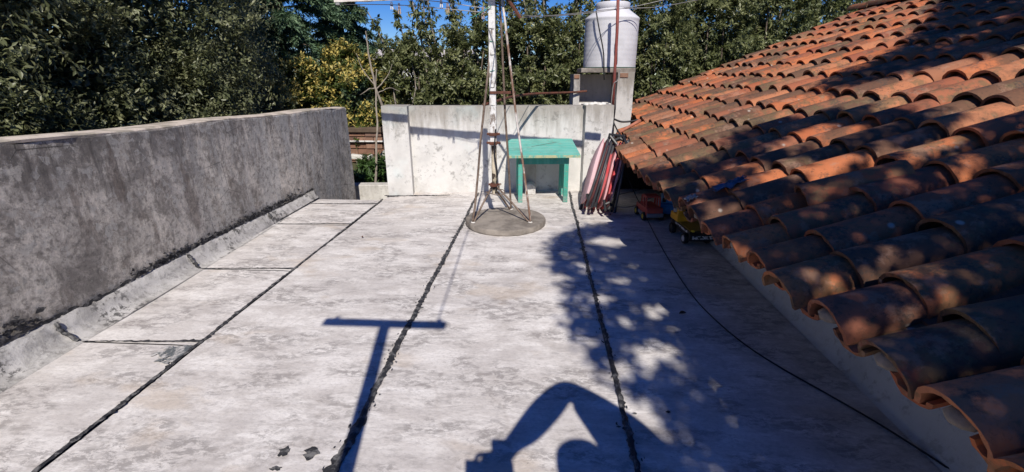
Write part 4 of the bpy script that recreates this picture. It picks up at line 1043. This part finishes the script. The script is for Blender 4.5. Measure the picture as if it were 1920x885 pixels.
# --- blue green conifer
def conifer(base, hgt, r0, label, nb, seed_tint=.45):
    t = thing('conifer', label, 'tree', base)
    trunk(t, (0, 0, 0), [((0, 0, hgt), 1)], .16, wig=.02)
    Ps = []; Ds = []; Ls = []; Ts = []; mb = MB()
    for i in range(nb):
        z = hgt * (0.10 + .88 * (i / nb)); a = i * 2.4 + R.normal(0, .3); L_ = r0 * (1 - z / hgt) ** .8 * R.uniform(.75, 1.1) + .15
        d = np.array([cos(a), sin(a), .12]); p0 = np.array([0, 0, z])
        pts = [p0 + d * L_ * q + np.array([0, 0, .10 * L_ * q - .42 * L_ * q * q]) for q in (0, .35, .7, 1)]
        mb.tube(pts, [.02, .014, .008, .003], 5, cap=False)
        ns = int(44 + 62 * L_)
        for k in range(ns):
            q = R.random() ** .7; p = p0 + d * L_ * q + np.array([0, 0, .10 * L_ * q - .42 * L_ * q * q])
            side = np.array([-sin(a), cos(a), 0]) * R.choice([-1, 1]); sd_ = unit(d * .7 + side * R.uniform(.2, 1.0) + np.array([0, 0, R.uniform(-.55, .15)]))
            sl = (.12 + .32 * L_ * (1 - q * .6)) * R.uniform(.5, 1.0); m = 16
            qq = np.linspace(.05, 1, m)[:, None]
            Ps.append(p + sd_ * sl * qq + np.array([0, 0, -.18]) * sl * qq ** 2); dd = sd_ * .8 + R.normal(0, .45, (m, 3)) + np.array([0, 0, -.25]); Ds.append(unit(dd)); Ls.append(R.uniform(.06, .11, m)); Ts.append(np.clip(seed_tint + R.normal(0, .1) + .25 * (qq[:, 0] - .5) + R.normal(0, .08, m), 0, 1))
    mb.build('branches', BARK, t)
    P = np.concatenate(Ps); D = np.concatenate(Ds); L_ = np.concatenate(Ls); T = np.concatenate(Ts)
    foliage('crown', P, D, unit(rndv(len(P)) * .6 + np.array([0, 0, 1.])), L_, L_ * .27, T, LF_CON, t, .1)
    return t
conifer((-4.95, 9.3, -2.9), 8.6, 2.0, 'blue green conifer with drooping sprays above the yellow shrub', 150)
conifer((-4.25, 10.6, -2.9), 6.3, 1.45, 'smaller dark conifer just left of the open patch of blue sky', 110, .40)

# --- yellow flowering shrub
def yellow_shrub(base, cen, rad, nc, nl, label):
    t = thing('yellow_shrub', label, 'shrub', base, group='yellow flowered shrubs')
    cen = np.array(cen); rad = np.array(rad); B = np.array(base)
    d = unit(R.normal(size=(nc, 3)) + np.array([0, -.5, .35])); C_ = cen + d * rad * R.uniform(.72, 1.0, (nc, 1))
    per = 12; ns = nl // per; ci = R.integers(0, nc, ns); out = unit((C_ - cen) / rad)
    ax_ = unit(out[ci] * .7 + rndv(ns) * .6 + np.array([0, 0, .5])); s0 = C_[ci] + rndv(ns) * .14 * R.random((ns, 1)); sl = R.uniform(.10, .24, ns)
    q = np.tile(np.linspace(.05, 1, per), ns); si = np.repeat(np.arange(ns), per); n = ns * per
    P = s0[si] + ax_[si] * (sl[si] * q)[:, None]; side = unit(np.cross(ax_[si], rndv(n)))
    D = unit(ax_[si] * (.4 + .5 * q[:, None]) + side * .9)
    flower = (out[ci][:, 2] > -.25) & (R.random(ns) < .62)
    tint = np.clip(.30 + R.normal(0, .1, n) + np.where(flower[si] & (q > .58), .68, 0) * R.uniform(.6, 1.1, n), 0, 1)
    ln = .062 * R.uniform(.7, 1.2, n)
    foliage('crown', P - B, D, unit(ax_[si] + rndv(n) * .5), ln, ln * .42, tint, LF_YEL, t)
    trunk(t, (0, 0, 0), [(tuple(cen - B + np.array([.35 * cos(k * 1.3), .3 * sin(k * 1.3), .2])), 1) for k in range(5)], .05)
yellow_shrub((-3.2, 8.1, -2.9), (-3.2, 8.1, .55), (.80, .65, 1.05), 110, 34000, 'large yellow flowered shrub rising behind the end of the grey wall')
yellow_shrub((-3.9, 7.5, -2.9), (-3.9, 7.5, .62), (.50, .5, .78), 56, 13000, 'smaller yellow flowered shrub on the left beside the large one')
yellow_shrub((-2.55, 8.3, -2.9), (-2.5, 8.3, .30), (.42, .5, .95), 54, 12000, 'yellow flowered shrub partly behind the bare grey stems')

# --- tall leafy trees with upright shoots behind the white wall and the roof
def shoot_tree(base, stems, nleaf, ln, label, group, rad=.26, low=1.0, bush=None, tint0=.60, zlow=.6):
    t = thing('leafy_tree', label, 'tree', base, group=group)
    B = np.array(base); mb = MB(); Ps = []; Ds = []; Ns = []; Ls = []; Ts = []
    tot = sum(h for _, _, h in stems)
    for (x, y, h) in stems:
        tp = np.array([x, y, h]); pth = smoothpath([B, B * .6 + tp * .4 + np.array([R.normal(0, .08), R.normal(0, .08), -.3]), tp * .8 + B * .2 + np.array([R.normal(0, .1), R.normal(0, .1), .05]), tp], 7)
        mb.tube([p - Vector(B) for p in pth], [.034 * (1 - .9 * i / (len(pth) - 1)) + .003 for i in range(len(pth))], 6, cap=False)
        A = np.array(pth); n = int(nleaf * h / tot); zt = tp[2]
        u = R.random(n) ** 2.3; zz = zlow + (zt - zlow) * u
        idx = np.interp(zz, A[:, 2], np.arange(len(A))); i0 = np.clip(idx.astype(int), 0, len(A) - 2); fr_ = (idx - i0)[:, None]
        c = A[i0] * (1 - fr_) + A[i0 + 1] * fr_
        # side twigs: leaves sit in rows along twigs
        ntw = max(8, n // 11); tz = R.integers(0, n, ntw); tw = R.integers(0, ntw, n)
        org = c[tz][tw]; a = R.uniform(0, 2 * pi, ntw)[tw]; hfrac = ((org[:, 2] - zlow) / (zt - zlow + .01))
        tl = (rad * np.clip(1.75 - 1.75 * hfrac, .42, 1.6)) * R.uniform(.3, 1.4, ntw)[tw]; qq = R.random(n)
        tdir = np.stack([np.cos(a), np.sin(a), R.uniform(.0, .9, ntw)[tw]], 1)
        P = org + tdir * (tl * qq)[:, None]
        D = unit(tdir * .35 + rndv(n) * .75 + np.array([0, 0, -.55])); N = unit(rndv(n) * .7 + np.array([0, 0, .8]) + tdir * .3)
        Ps.append(P); Ds.append(D); Ns.append(N); Ls.append(ln * R.uniform(.4, 1.2, n)); Ts.append(np.clip(tint0 + R.normal(0, .17, n) + R.normal(0, .07), 0, 1))
    mb.build('trunk', BARKP, t, smooth=180)
    P, D, N, L_, T = [np.concatenate(q) for q in (Ps, Ds, Ns, Ls, Ts)]
    foliage('crown', P - B, D, N, L_, L_ * .40, T, LF_TALL, t, .2)
    return t
TG = 'leafy trees with upright shoots behind the terrace'
def stems_at(lst, Y, jit=.25):
    out = []
    for px, py in lst:
        yy = Y + R.uniform(-jit, jit); p = U(px, py, 1, yy); out.append((p.x, yy, p.z))
    return out
shoot_tree((-1.35, 8.2, -2.9), stems_at([(668, 168), (690, 22), (705, 95), (720, 125), (742, 12), (765, -30), (790, -20), (755, 90), (735, 150), (775, 60)], 8.1), 9000, .105, 'loose leafy tree with one shoot arching out into the blue sky', TG, .24)
shoot_tree((-.75, 8.6, -2.9), stems_at([(800, -60), (825, -50), (850, -90), (870, -50), (890, -70), (840, 50), (812, 70), (868, 70), (790, 110)], 8.5), 12500, .105, 'leafy tree with upright shoots just left of the mast', TG, .27)
shoot_tree((.15, 8.3, -2.9), stems_at([(905, -90), (930, -60), (955, -110), (975, -40), (990, 10), (965, 60), (940, 40), (915, 60)], 8.2), 11500, .11, 'leafy tree with upright shoots directly behind the mast', TG, .27)
shoot_tree((.75, 8.9, -2.9), stems_at([(1003, -110), (1020, -140), (1040, 10), (1055, 60), (1070, 45), (1030, 90), (1085, -160), (1098, -100), (1075, 100), (1010, 70)], 8.7), 13000, .11, 'leafy tree between the mast and the water tank', TG, .27)
shoot_tree((1.9, 9.0, -2.9), stems_at([(1120, -160), (1150, -150), (1180, -120), (1205, -130), (1225, -90), (1245, -110), (1215, 60), (1235, 100), (1190, 20)], 8.6), 14500, .115, 'leafy tree crowding over the right shoulder of the water tank', TG, .32)
shoot_tree((3.0, 9.6, -2.9), stems_at([(1262, -120), (1285, -60), (1305, -140), (1330, -90), (1355, -130), (1300, 60), (1280, 90), (1340, 60)], 9.2), 13000, .115, 'leafy tree rising behind the far edge of the tiled roof', TG, .32, zlow=.9)
shoot_tree((4.1, 10.0, -2.9), stems_at([(1375, -70), (1400, -90), (1425, -40), (1450, -110), (1475, -60), (1390, 60), (1430, 40)], 9.6), 12500, .115, 'leafy tree behind the upper part of the tiled roof', TG, .32, zlow=1.2)
shoot_tree((5.3, 10.5, -2.9), stems_at([(1500, -60), (1525, -35), (1550, -60), (1580, -30), (1610, -60), (1515, 10), (1640, -20)], 10.0), 11000, .115, 'leafy tree behind the ridge end of the tiled roof', TG, .32, zlow=1.6)
# denser undergrowth trees behind them
UG = 'dark bushy trees filling in behind the leafy trees'
for (b, c, r, nl, lab) in (
    ((-.9, 9.9, -2.9), (-1.3, 9.9, -.5), (1.4, .6, 1.7), 17000, 'dark bushy tree low behind the left part of the white wall'),
    ((.6, 10.0, -2.9), (.6, 10.0, -.4), (1.2, .7, 2.0), 18000, 'dark bushy tree low behind the mast'),
    ((2.4, 10.4, -2.9), (2.3, 10.4, .0), (1.4, .7, 2.2), 20000, 'dark bushy tree low behind the water tank'),
    ((4.2, 11.2, -2.9), (4.2, 11.2, 1.0), (1.5, .7, 2.3), 18000, 'dark bushy tree low behind the tiled roof'),
    ((6.0, 11.6, -2.9), (6.2, 11.4, 1.3), (1.5, .7, 2.0), 14000, 'dark bushy tree behind the roof near the ridge'),
    ((-3.9, 9.3, -2.9), (-3.9, 9.0, -.9), (1.8, .6, 1.6), 20000, 'dark bushy tree low behind the yellow shrubs')):
    t, _, _ = lumpy_tree('bushy_tree', lab, 'tree', b, c, r, 110, nl, .095, LF_TALL, UG, zmin=-2.4, front=(0, -1, .2), tint0=.40, clr=(.25, .45))
    trunk(t, (0, 0, 0), [((c[0] - b[0] + .3 * cos(k * 2.1), .2 * sin(k * 2), c[2] - b[2] + .6), 1) for k in range(3)], .07)
# rounder bushy trees between the upright ones, nearer than the undergrowth
for (px, py, Y, rx, rz, nl, lab) in ((800, 150, 7.9, .62, .62, 7000, 'rounded leafy bush just above the left part of the white wall'), (885, 140, 8.0, .55, .75, 6500, 'rounded leafy bush immediately left of the mast'), (1000, 135, 7.8, .62, .75, 7500, 'rounded leafy bush right of the mast above the white wall'),
                                  (1062, 120, 8.1, .45, .75, 5500, 'rounded leafy bush tucked left of the tank stand'), (1225, 110, 8.3, .60, .85, 8000, 'rounded leafy bush right of the tank above the tiles'), (1330, 80, 9.0, .75, .75, 8000, 'rounded leafy bush over the middle of the roof edge'), (1440, 45, 9.4, .75, .65, 8000, 'rounded leafy bush over the upper roof edge')):
    p = U(px, py, 1, Y); c = (p.x, Y, p.z)
    t, _, _ = lumpy_tree('rounded_bush', lab, 'bush', (p.x, Y, -2.9), c, (rx, .45, rz), 60, nl, .085, LF_TALL, 'rounded bushes among the leafy trees', zmin=-2.4, front=(0, -1, .3), tint0=.58, clr=(.14, .3), shoot=.42)
    trunk(t, (0, 0, 0), [((.2 * cos(q * 2.1), .15 * sin(q * 2), p.z + 2.9 + rz * .5), 1) for q in range(3)], .045)
# far tree belt closing the view
for i, x in enumerate((-17, -12.5, -8, -3.6, .6, 4.6, 9, 13.5, 18.5)):
    y = 24 + 2.0 * sin(i * 2.3); h = (1.5, 2.2, 1.2, -.2, .3, .2, 1.8, 2.4, 2.2)[i]
    t, _, _ = lumpy_tree('distant_tree', ('distant tree at the far left, hidden by the hedge', 'distant tree behind the left hedge', 'distant tree behind the conifer', 'distant tree seen below the patch of sky', 'distant tree behind the mast', 'distant tree left of the water tank', 'distant tree behind the tiled roof', 'distant tree beyond the roof ridge', 'distant tree hidden behind the roof')[i], 'tree', (x, y, -2.9), (x, y, h - 1.0), (2.6, 1.8, 2.6), 90, 9000, .24, LF_TALL, 'distant trees beyond the garden', zmin=-2.9, front=(0, -1, .2), clr=(.5, .9), tint0=.40)
    trunk(t, (0, 0, 0), [((0.3, 0, h + 1.5), 1), ((-.6, .2, h + 1.3), .8)], .16)
# bare grey stems in front of the yellow shrub
bare = thing('bare_tree', 'bare grey branching stems standing in front of the yellow shrub', 'tree', (U(722, 210, 1, 7.2).x, 7.2, -2.9))
bb = bare.location.copy()
def bpth(pts, Y, r, nm):
    MB().tube([p - bb for p in smoothpath(wob([U(x, y, 1, Y + dy) for x, y, dy in pts], 3, .012), 3)], None or [r * (1 - .75 * i / 200) for i in range(0, 200, max(1, 200 // ((len(pts) - 1) * 9 + 1)))][:((len(pts) - 1) * 9 + 1)], 6).build(nm, BARKP, bare, smooth=180)
for pts, r in (([(730, 260, 0), (719, 205, 0), (705, 165, 0), (695, 120, .05), (688, 80, .1), (686, 58, .1)], .026), ([(704, 380, -.6), (705, 300, -.5), (707, 230, -.3), (704, 165, 0), (706, 130, .1)], .022), ([(704, 165, 0), (690, 168, -.1), (675, 178, -.15)], .012),
               ([(705, 168, 0), (725, 145, .1), (735, 120, .1)], .011), ([(703, 160, 0), (680, 130, .1), (668, 100, .1)], .010), ([(742, 200, .3), (738, 160, .3), (748, 138, .3), (752, 110, .3)], .014), ([(772, 200, .4), (779, 170, .4), (777, 140, .4), (770, 110, .4)], .013), ([(708, 175, 0), (730, 165, .1), (750, 172, .1)], .008)):
    P = [p - bb for p in wob(smoothpath([U(x, y, 1, 7.2 + dy) for x, y, dy in pts], 4), 1, .006)]
    MB().tube(P, [r * (1 - .7 * i / (len(P) - 1)) for i in range(len(P))], 6).build('stem', BARKP, bare, smooth=180)

# --- garden wall of bricks and low plants seen through the gap
gw = thing('brick_wall', 'brown brick garden wall seen through the gap between the two terrace walls', 'wall', (-2.64, 7.40, -2.9))
BR = [plain('brown brick %d' % i, c, tuple(q * .7 for q in c), 14, .9, .006) for i, c in enumerate(((0.25, 0.135, 0.09), (0.30, 0.175, 0.12), (0.20, 0.12, 0.09)))]
MB().box((0, .06, 1.64), (2.3, 0.10, 3.28)).build('mortar_core', plain('brown mortar', (0.13, 0.10, 0.08), None, 9, .95), gw)
bmesh_b = []
for q in range(3):
    o_ = MB().box((0, 0, 0), (.262, .07, .078)); me = bpy.data.meshes.new('brick'); me.from_pydata(o_.v, [], o_.f); me.materials.append(BR[q]); bmesh_b.append(me)
row = 0; z = 2.30
while z < 3.28:
    for k in range(9):
        o_ = link('brick', bmesh_b[R.integers(0, 3)], None, gw); o_.location = (-1.1 + k * .275 + (.137 if row % 2 else 0), -.005 + R.normal(0, .006), z); o_.rotation_euler = (0, R.normal(0, .006), 0)
    z += .096; row += 1
MB().box((0, .03, 3.32), (2.35, .20, .07)).build('coping', plain('dark coping', (0.12, 0.085, 0.06), None, 8, .9), gw, bevel=.008)
MB().tube([(-1.1, -.07, 3.14), (1.1, -.07, 3.15)], .013, 8).build('white_conduit', M['pole_white'], gw)
t, _, _ = lumpy_tree('garden_shrub', 'dark green strap leaved plant below the brick wall in the gap', 'shrub', (-2.45, 6.95, -2.9), (-2.42, 6.92, -.62), (.60, .26, .62), 46, 6500, .15, LF_LOW, zmin=-2.8, asp=.2, clr=(.15, .3))
rb = thing('rubble_pile', 'pale broken rubble lying above the plants in the gap', 'rubble', (-2.45, 7.18, -.02))
for i in range(9):
    MB().box((R.uniform(-.5, .5), R.uniform(-.1, .1), R.uniform(-.08, .1)), (R.uniform(.1, .3), .12, R.uniform(.04, .1)), Matrix.Rotation(R.uniform(-.5, .5), 3, 'Y')).build('chunk', M['lump'] if i % 3 else M['conc'], rb, bevel=.01)
MB().hexa([(-.7, -.12, -2.88), (.7, -.12, -2.88), (.7, .12, -2.88), (-.7, .12, -2.88)], [(-.6, -.10, -.06), (.6, -.10, -.06), (.6, .12, -.06), (-.6, .12, -.06)]).build('heap', M['soil'], rb)

# --- white house glimpsed through the leaves
wh = thing('white_house', 'small white house glimpsed through the leaves left of the mast', 'house', (-3.9, 17.0, -2.9))
hw = plain('white house paint', (0.80, 0.79, 0.77), None, 3, .8)
MB().box((0, 0, 2.3), (3.0, 3.0, 4.6)).build('wall', hw, wh)
MB().hexa([(-1.7, -1.7, 4.6), (1.7, -1.7, 4.6), (1.7, 1.7, 4.6), (-1.7, 1.7, 4.6)], [(-1.7, -.05, 5.0), (1.7, -.05, 5.0), (1.7, .05, 5.0), (-1.7, .05, 5.0)]).build('roof', plain('pale roof', (0.55, 0.5, 0.47), None, 4, .8), wh)
for x in (-.8, .7):
    wdw = MB().box((x, -1.51, 2.6), (.8, .06, 1.0)).build('window', plain('window frame', (.5, .5, .5), None, 5, .6), wh); MB().box((x, -1.545, 2.6), (.7, .02, .9)).build('pane', plain('dark glass', (.03, .04, .05), None, 5, .1), wdw)

# ================================================================== TREE BEHIND THE VIEWER whose shade dapples the floor and roof
e1 = unit(np.cross(LDIR, np.array([0, 0, 1.0]))); e2 = np.cross(e1, LDIR)
def uvp(P): P = np.array(P); return np.array([P @ e1, P @ e2])
nR = np.array(RN)
def poly(kind, pts): return [uvp(U(x, y, 2, 0.0)) if kind == 'f' else uvp(UP(x, y, RP0, nR)) for x, y in pts]
def inside(pts, Q):
    pts = np.array(pts); x, y = Q[:, 0], Q[:, 1]; r = np.zeros(len(Q), bool); n = len(pts); j = n - 1
    for i in range(n):
        xi, yi = pts[i]; xj, yj = pts[j]
        with np.errstate(divide='ignore', invalid='ignore'):
            r ^= ((yi > y) != (yj > y)) & (x < (xj - xi) * (y - yi) / (yj - yi + 1e-12) + xi)
        j = i
    return r
SHADE = [('f', [(1030, 455), (1085, 425), (1150, 420), (1230, 430), (1420, 560), (1800, 885), (1900, 1000), (1330, 1000), (1270, 830), (1220, 780), (1120, 690), (1095, 640), (1060, 600), (1075, 560), (1035, 500)]),
         ('r', [(1228, 335), (1260, 322), (1300, 318), (1345, 305), (1372, 262), (1400, 235), (1492, 210), (1620, 196), (1700, 192), (1785, 205), (1800, 245), (1920, 205), (2050, 170), (2150, 300), (2150, 1000), (1500, 1000), (1380, 470)]),
         ('r', [(1525, 158), (1600, 125), (1650, 105), (1700, 78), (1745, 40), (1775, -10), (1800, -60), (2050, -60), (2050, 60), (1920, 82), (1800, 100), (1700, 128), (1590, 158)])]
LIGHT = [('f', [(1150, 455, 48, 10), (1240, 515, 38, 10), (1205, 497, 30, 8), (1228, 583, 28, 16), (1232, 668, 36, 30), (1165, 690, 28, 26), (1195, 650, 20, 12), (1205, 775, 50, 22), (1175, 735, 22, 14), (1250, 800, 20, 14), (1295, 775, 14, 14), (1120, 560, 26, 12), (1095, 500, 22, 9), (1160, 525, 25, 8), (1262, 622, 20, 9), (1110, 640, 22, 12), (1050, 520, 16, 7), (1075, 600, 14, 8), (1130, 600, 12, 7), (1090, 470, 18, 5), (1140, 480, 14, 5), (1180, 600, 14, 8), (1100, 585, 10, 6), (1150, 640, 12, 8), (1280, 690, 14, 8), (1300, 640, 10, 6), (1215, 725, 14, 8), (1330, 740, 12, 7), (1065, 480, 12, 5)]),
         ('r', [(1475, 308, 40, 12), (1580, 296, 36, 13), (1710, 272, 60, 12), (1800, 250, 36, 10), (1535, 362, 26, 8), (1560, 245, 56, 12), (1480, 268, 24, 8), (1425, 330, 16, 6), (1640, 228, 36, 8), (1706, 494, 46, 20), (1602, 520, 34, 15), (1850, 535, 34, 12), (1655, 607, 36, 12), (1775, 560, 40, 12), (1745, 590, 18, 16), (1905, 375, 18, 8), (1735, 150, 18, 4), (1560, 320, 30, 9), (1680, 330, 34, 9), (1390, 300, 20, 7), (1330, 335, 16, 6), (1850, 300, 36, 9), (1700, 60, 18, 3), (1815, 62, 24, 5), (1880, 30, 20, 5), (1650, 140, 20, 4), ])]
SP = [poly(k, p) for k, p in SHADE]
LPS = []
for k, L_ in LIGHT:
    for (x, y, a, b_) in L_:
        if k == 'r' and y > 240: a, b_ = a * 1.5, b_ * 1.6
        f1, f2 = R.random(2) * 6; LPS.append(poly(k, [(x + a * cos(t_) * (1 + .28 * sin(2 * t_ + f1) + .15 * sin(5 * t_ + f2)), y + b_ * sin(t_) * (1 + .28 * sin(3 * t_ + f2))) for t_ in np.linspace(0, 2 * pi, 19)[:-1]]))
allp = np.concatenate([np.array(p) for p in SP]); lo, hi = allp.min(0), allp.max(0)
Q = R.uniform(lo - .05, hi + .05, size=(260000, 2)); 
ok = np.zeros(len(Q), bool)
for p in SP: ok |= inside(p, Q + R.normal(0, .03, Q.shape))
for p in LPS: ok &= ~inside(p, Q + R.normal(0, .009, Q.shape))
Q = Q[ok]; 
tt = R.uniform(3.7, 4.9, len(Q)) + .3 * np.sin(Q[:, 0] * 2.3) + .25 * np.sin(Q[:, 1] * 3.1)
PB = Q[:, :1] * e1 + Q[:, 1:] * e2
# distance back along the light so that the crown stands behind and above the viewer
PB = PB - LDIR * (tt[:, None] + (PB @ LDIR)[:, None])
shade = thing('shade_tree', 'tall tree behind the viewer, seen only by its dappled shade over floor and roof', 'tree', (3.6, -3.6, -2.9))
SB = np.array((3.6, -3.6, -2.9))
n = len(PB); ln = .072 * R.uniform(.7, 1.2, n)
foliage('crown', PB - SB, unit(rndv(n) + np.array([0, 0, -.2])), rndv(n), ln, ln * .5, np.clip(.45 + R.normal(0, .15, n), 0, 1), LF_HEDGE, shade)
cP = PB.mean(0) - SB
trunk(shade, (0, 0, 0), [(tuple(PB[R.integers(0, n)] - SB), 1 - .08 * k) for k in range(7)], .2)

# ================================================================== THE PHOTOGRAPHER (behind the camera, seen by the shadow)
def skinned(name, joints, edges, mat, parent, sub=2):
    me = bpy.data.meshes.new(name); bm = bmesh.new(); sk = bm.verts.layers.skin.verify()
    vs = []
    for i, (p, r) in enumerate(joints):
        vv_ = bm.verts.new(p); vv_[sk].radius = (r, r) if not hasattr(r, '__len__') else r; vv_[sk].use_root = (i == 0); vs.append(vv_)
    for a, b in edges: bm.edges.new((vs[a], vs[b]))
    bm.to_mesh(me); bm.free()
    o = link(name, me, mat, parent)
    m = o.modifiers.new('skin', 'SKIN'); m.use_smooth_shade = True; m.branch_smoothing = .5
    s_ = o.modifiers.new('sub', 'SUBSURF'); s_.levels = sub; s_.render_levels = sub
    return o
pr = thing('person', 'person in a grey shirt with one arm raised, seen by the shadow on the floor', 'person', (0.43, -0.36, 0))
PL = Vector((0.43, -0.36, 0))
J = []; Eg = []
def jn(p, r, par=None):
    J.append((Vector(p) - PL, r))
    if par is not None: Eg.append((par, len(J) - 1))
    return len(J) - 1
pel = jn((.47, -.36, .86), .13); wa = jn((.49, -.33, 1.02), .125, pel); chst = jn((.53, -.24, 1.20), .145, wa); nk = jn((.51, -.22, 1.32), .06, chst)
hd = jn((.455, -.19, 1.39), .078, nk); hd2 = jn((.428, -.18, 1.455), .09, hd); hd3 = jn((.42, -.185, 1.525), .066, hd2)
shR = jn((.70, -.10, 1.40), .085, chst); upR = jn((.60, .03, 1.48), .062, shR); elR = jn((.40, .17, 1.535), .059, upR); foR = jn((.285, .09, 1.455), .064, elR); foR = jn((.21, .03, 1.395), .055, foR); wrR = jn((.165, .0, 1.38), .036, foR); paR = jn((.125, -.03, 1.345), .032, wrR)
for k, (dx, dz, dy) in enumerate(((-.01, -.03, .0), (-.03, -.025, .0), (-.045, -.015, .0), (-.055, 0, .0))):
    a = jn((.125 + dx, -.025 + dy, 1.335 + dz + .01), .0095, paR); b = jn((.125 + dx * 1.6, -.012, 1.325 + dz * 1.3), .0085, a); jn((.125 + dx * 1.8, .000 - .012, 1.300 + dz * 1.2), .0075, b)
a = jn((.14, -.05, 1.325), .011, paR); jn((.13, -.055, 1.295), .0095, a)
shL = jn((.37, -.30, 1.25), .07, chst); elL = jn((.27, -.28, 1.02), .048, shL); wrL = jn((.15, -.12, 1.14), .030, elL); paL = jn((.13, -.065, 1.185), .030, wrL)
for k in range(4):
    a = jn((.105 + .018 * k, -.045, 1.205), .0095, paL); jn((.105 + .018 * k, -.012 - .02, 1.225), .0085, a)
a = jn((.16, -.055, 1.205), .011, paL); jn((.165, -.045, 1.235), .009, a)
for s in (-1, 1):
    hp = jn((.43 + s * .09, -.37, .80), .09, pel); kn = jn((.43 + s * .10, -.33, .44), .06, hp); an = jn((.43 + s * .11, -.38, .08), .042, kn); jn((.43 + s * .12, -.25, .03), .04, an)
skin_m = plain('skin', (0.46, 0.29, 0.21), None, 5, .55)
skinned('body', J, Eg, skin_m, pr)
shj = [(J[chst][0], .165), (J[wa][0], .15), (J[pel][0] + Vector((0, 0, .03)), .155), (J[shR][0] + Vector((-.04, -.03, -.02)), .15), (J[upR][0] + Vector((-.03, -.02, -.03)), .118), (J[upR][0].lerp(J[elR][0], .8), .060), (J[shL][0], .083), (J[shL][0].lerp(J[elL][0], .8), .062)]
skinned('shirt', shj, [(0, 1), (1, 2), (0, 3), (3, 4), (4, 5), (0, 6), (6, 7)], plain('grey cotton', (0.25, 0.26, 0.28), None, 9, .9), pr)
hip = PL * 0
tj = [(Vector((0, -.01, .86)), .15)]; te = []
for s in (-1, 1):
    b_ = len(tj); tj += [(Vector((s * .09, -.01, .78)), .105), (Vector((s * .10, .03, .44)), .078), (Vector((s * .11, -.02, .10)), .062)]; te += [(0, b_), (b_, b_ + 1), (b_ + 1, b_ + 2)]
skinned('trousers', tj, te, plain('dark denim', (0.03, 0.04, 0.07), None, 9, .9), pr)
for s in (-1, 1):
    MB().hexa([(s * .115 - .045, -.06, 0.0), (s * .115 + .045, -.06, 0.0), (s * .115 + .045, .19, 0), (s * .115 - .045, .19, 0)], [(s * .115 - .04, -.055, .09), (s * .115 + .04, -.055, .09), (s * .115 + .035, .17, .05), (s * .115 - .035, .17, .05)]).build('shoe', M['black'], pr, bevel=.015, seg=3)
hh_ = MB().lathe([(0.001, -.02), (.075, -.015), (.094, .03), (.085, .085), (.05, .115), (.001, .122)], J[hd2][0] + Vector((0, -.022, 0)), 18).build('hair', plain('dark hair', (0.02, 0.014, 0.01), None, 30, .6), pr, smooth=180)
ph = thing('phone', 'slim dark phone held sideways by the person behind the viewer', 'phone', (0.075, -.030, 1.268), (-PITCH, 0, 0))
MB().box((0, 0, 0), (.165, .009, .082)).build('case', M['black'], ph, bevel=.004)
MB().box((.038, 0, .075), (.056, .02, .088)).build('clamp', M['black'], ph, bevel=.003)
MB().box((0, -.0052, 0), (.150, .001, .072)).build('screen', plain('phone glass', (.01, .01, .012), None, 5, .1), ph)
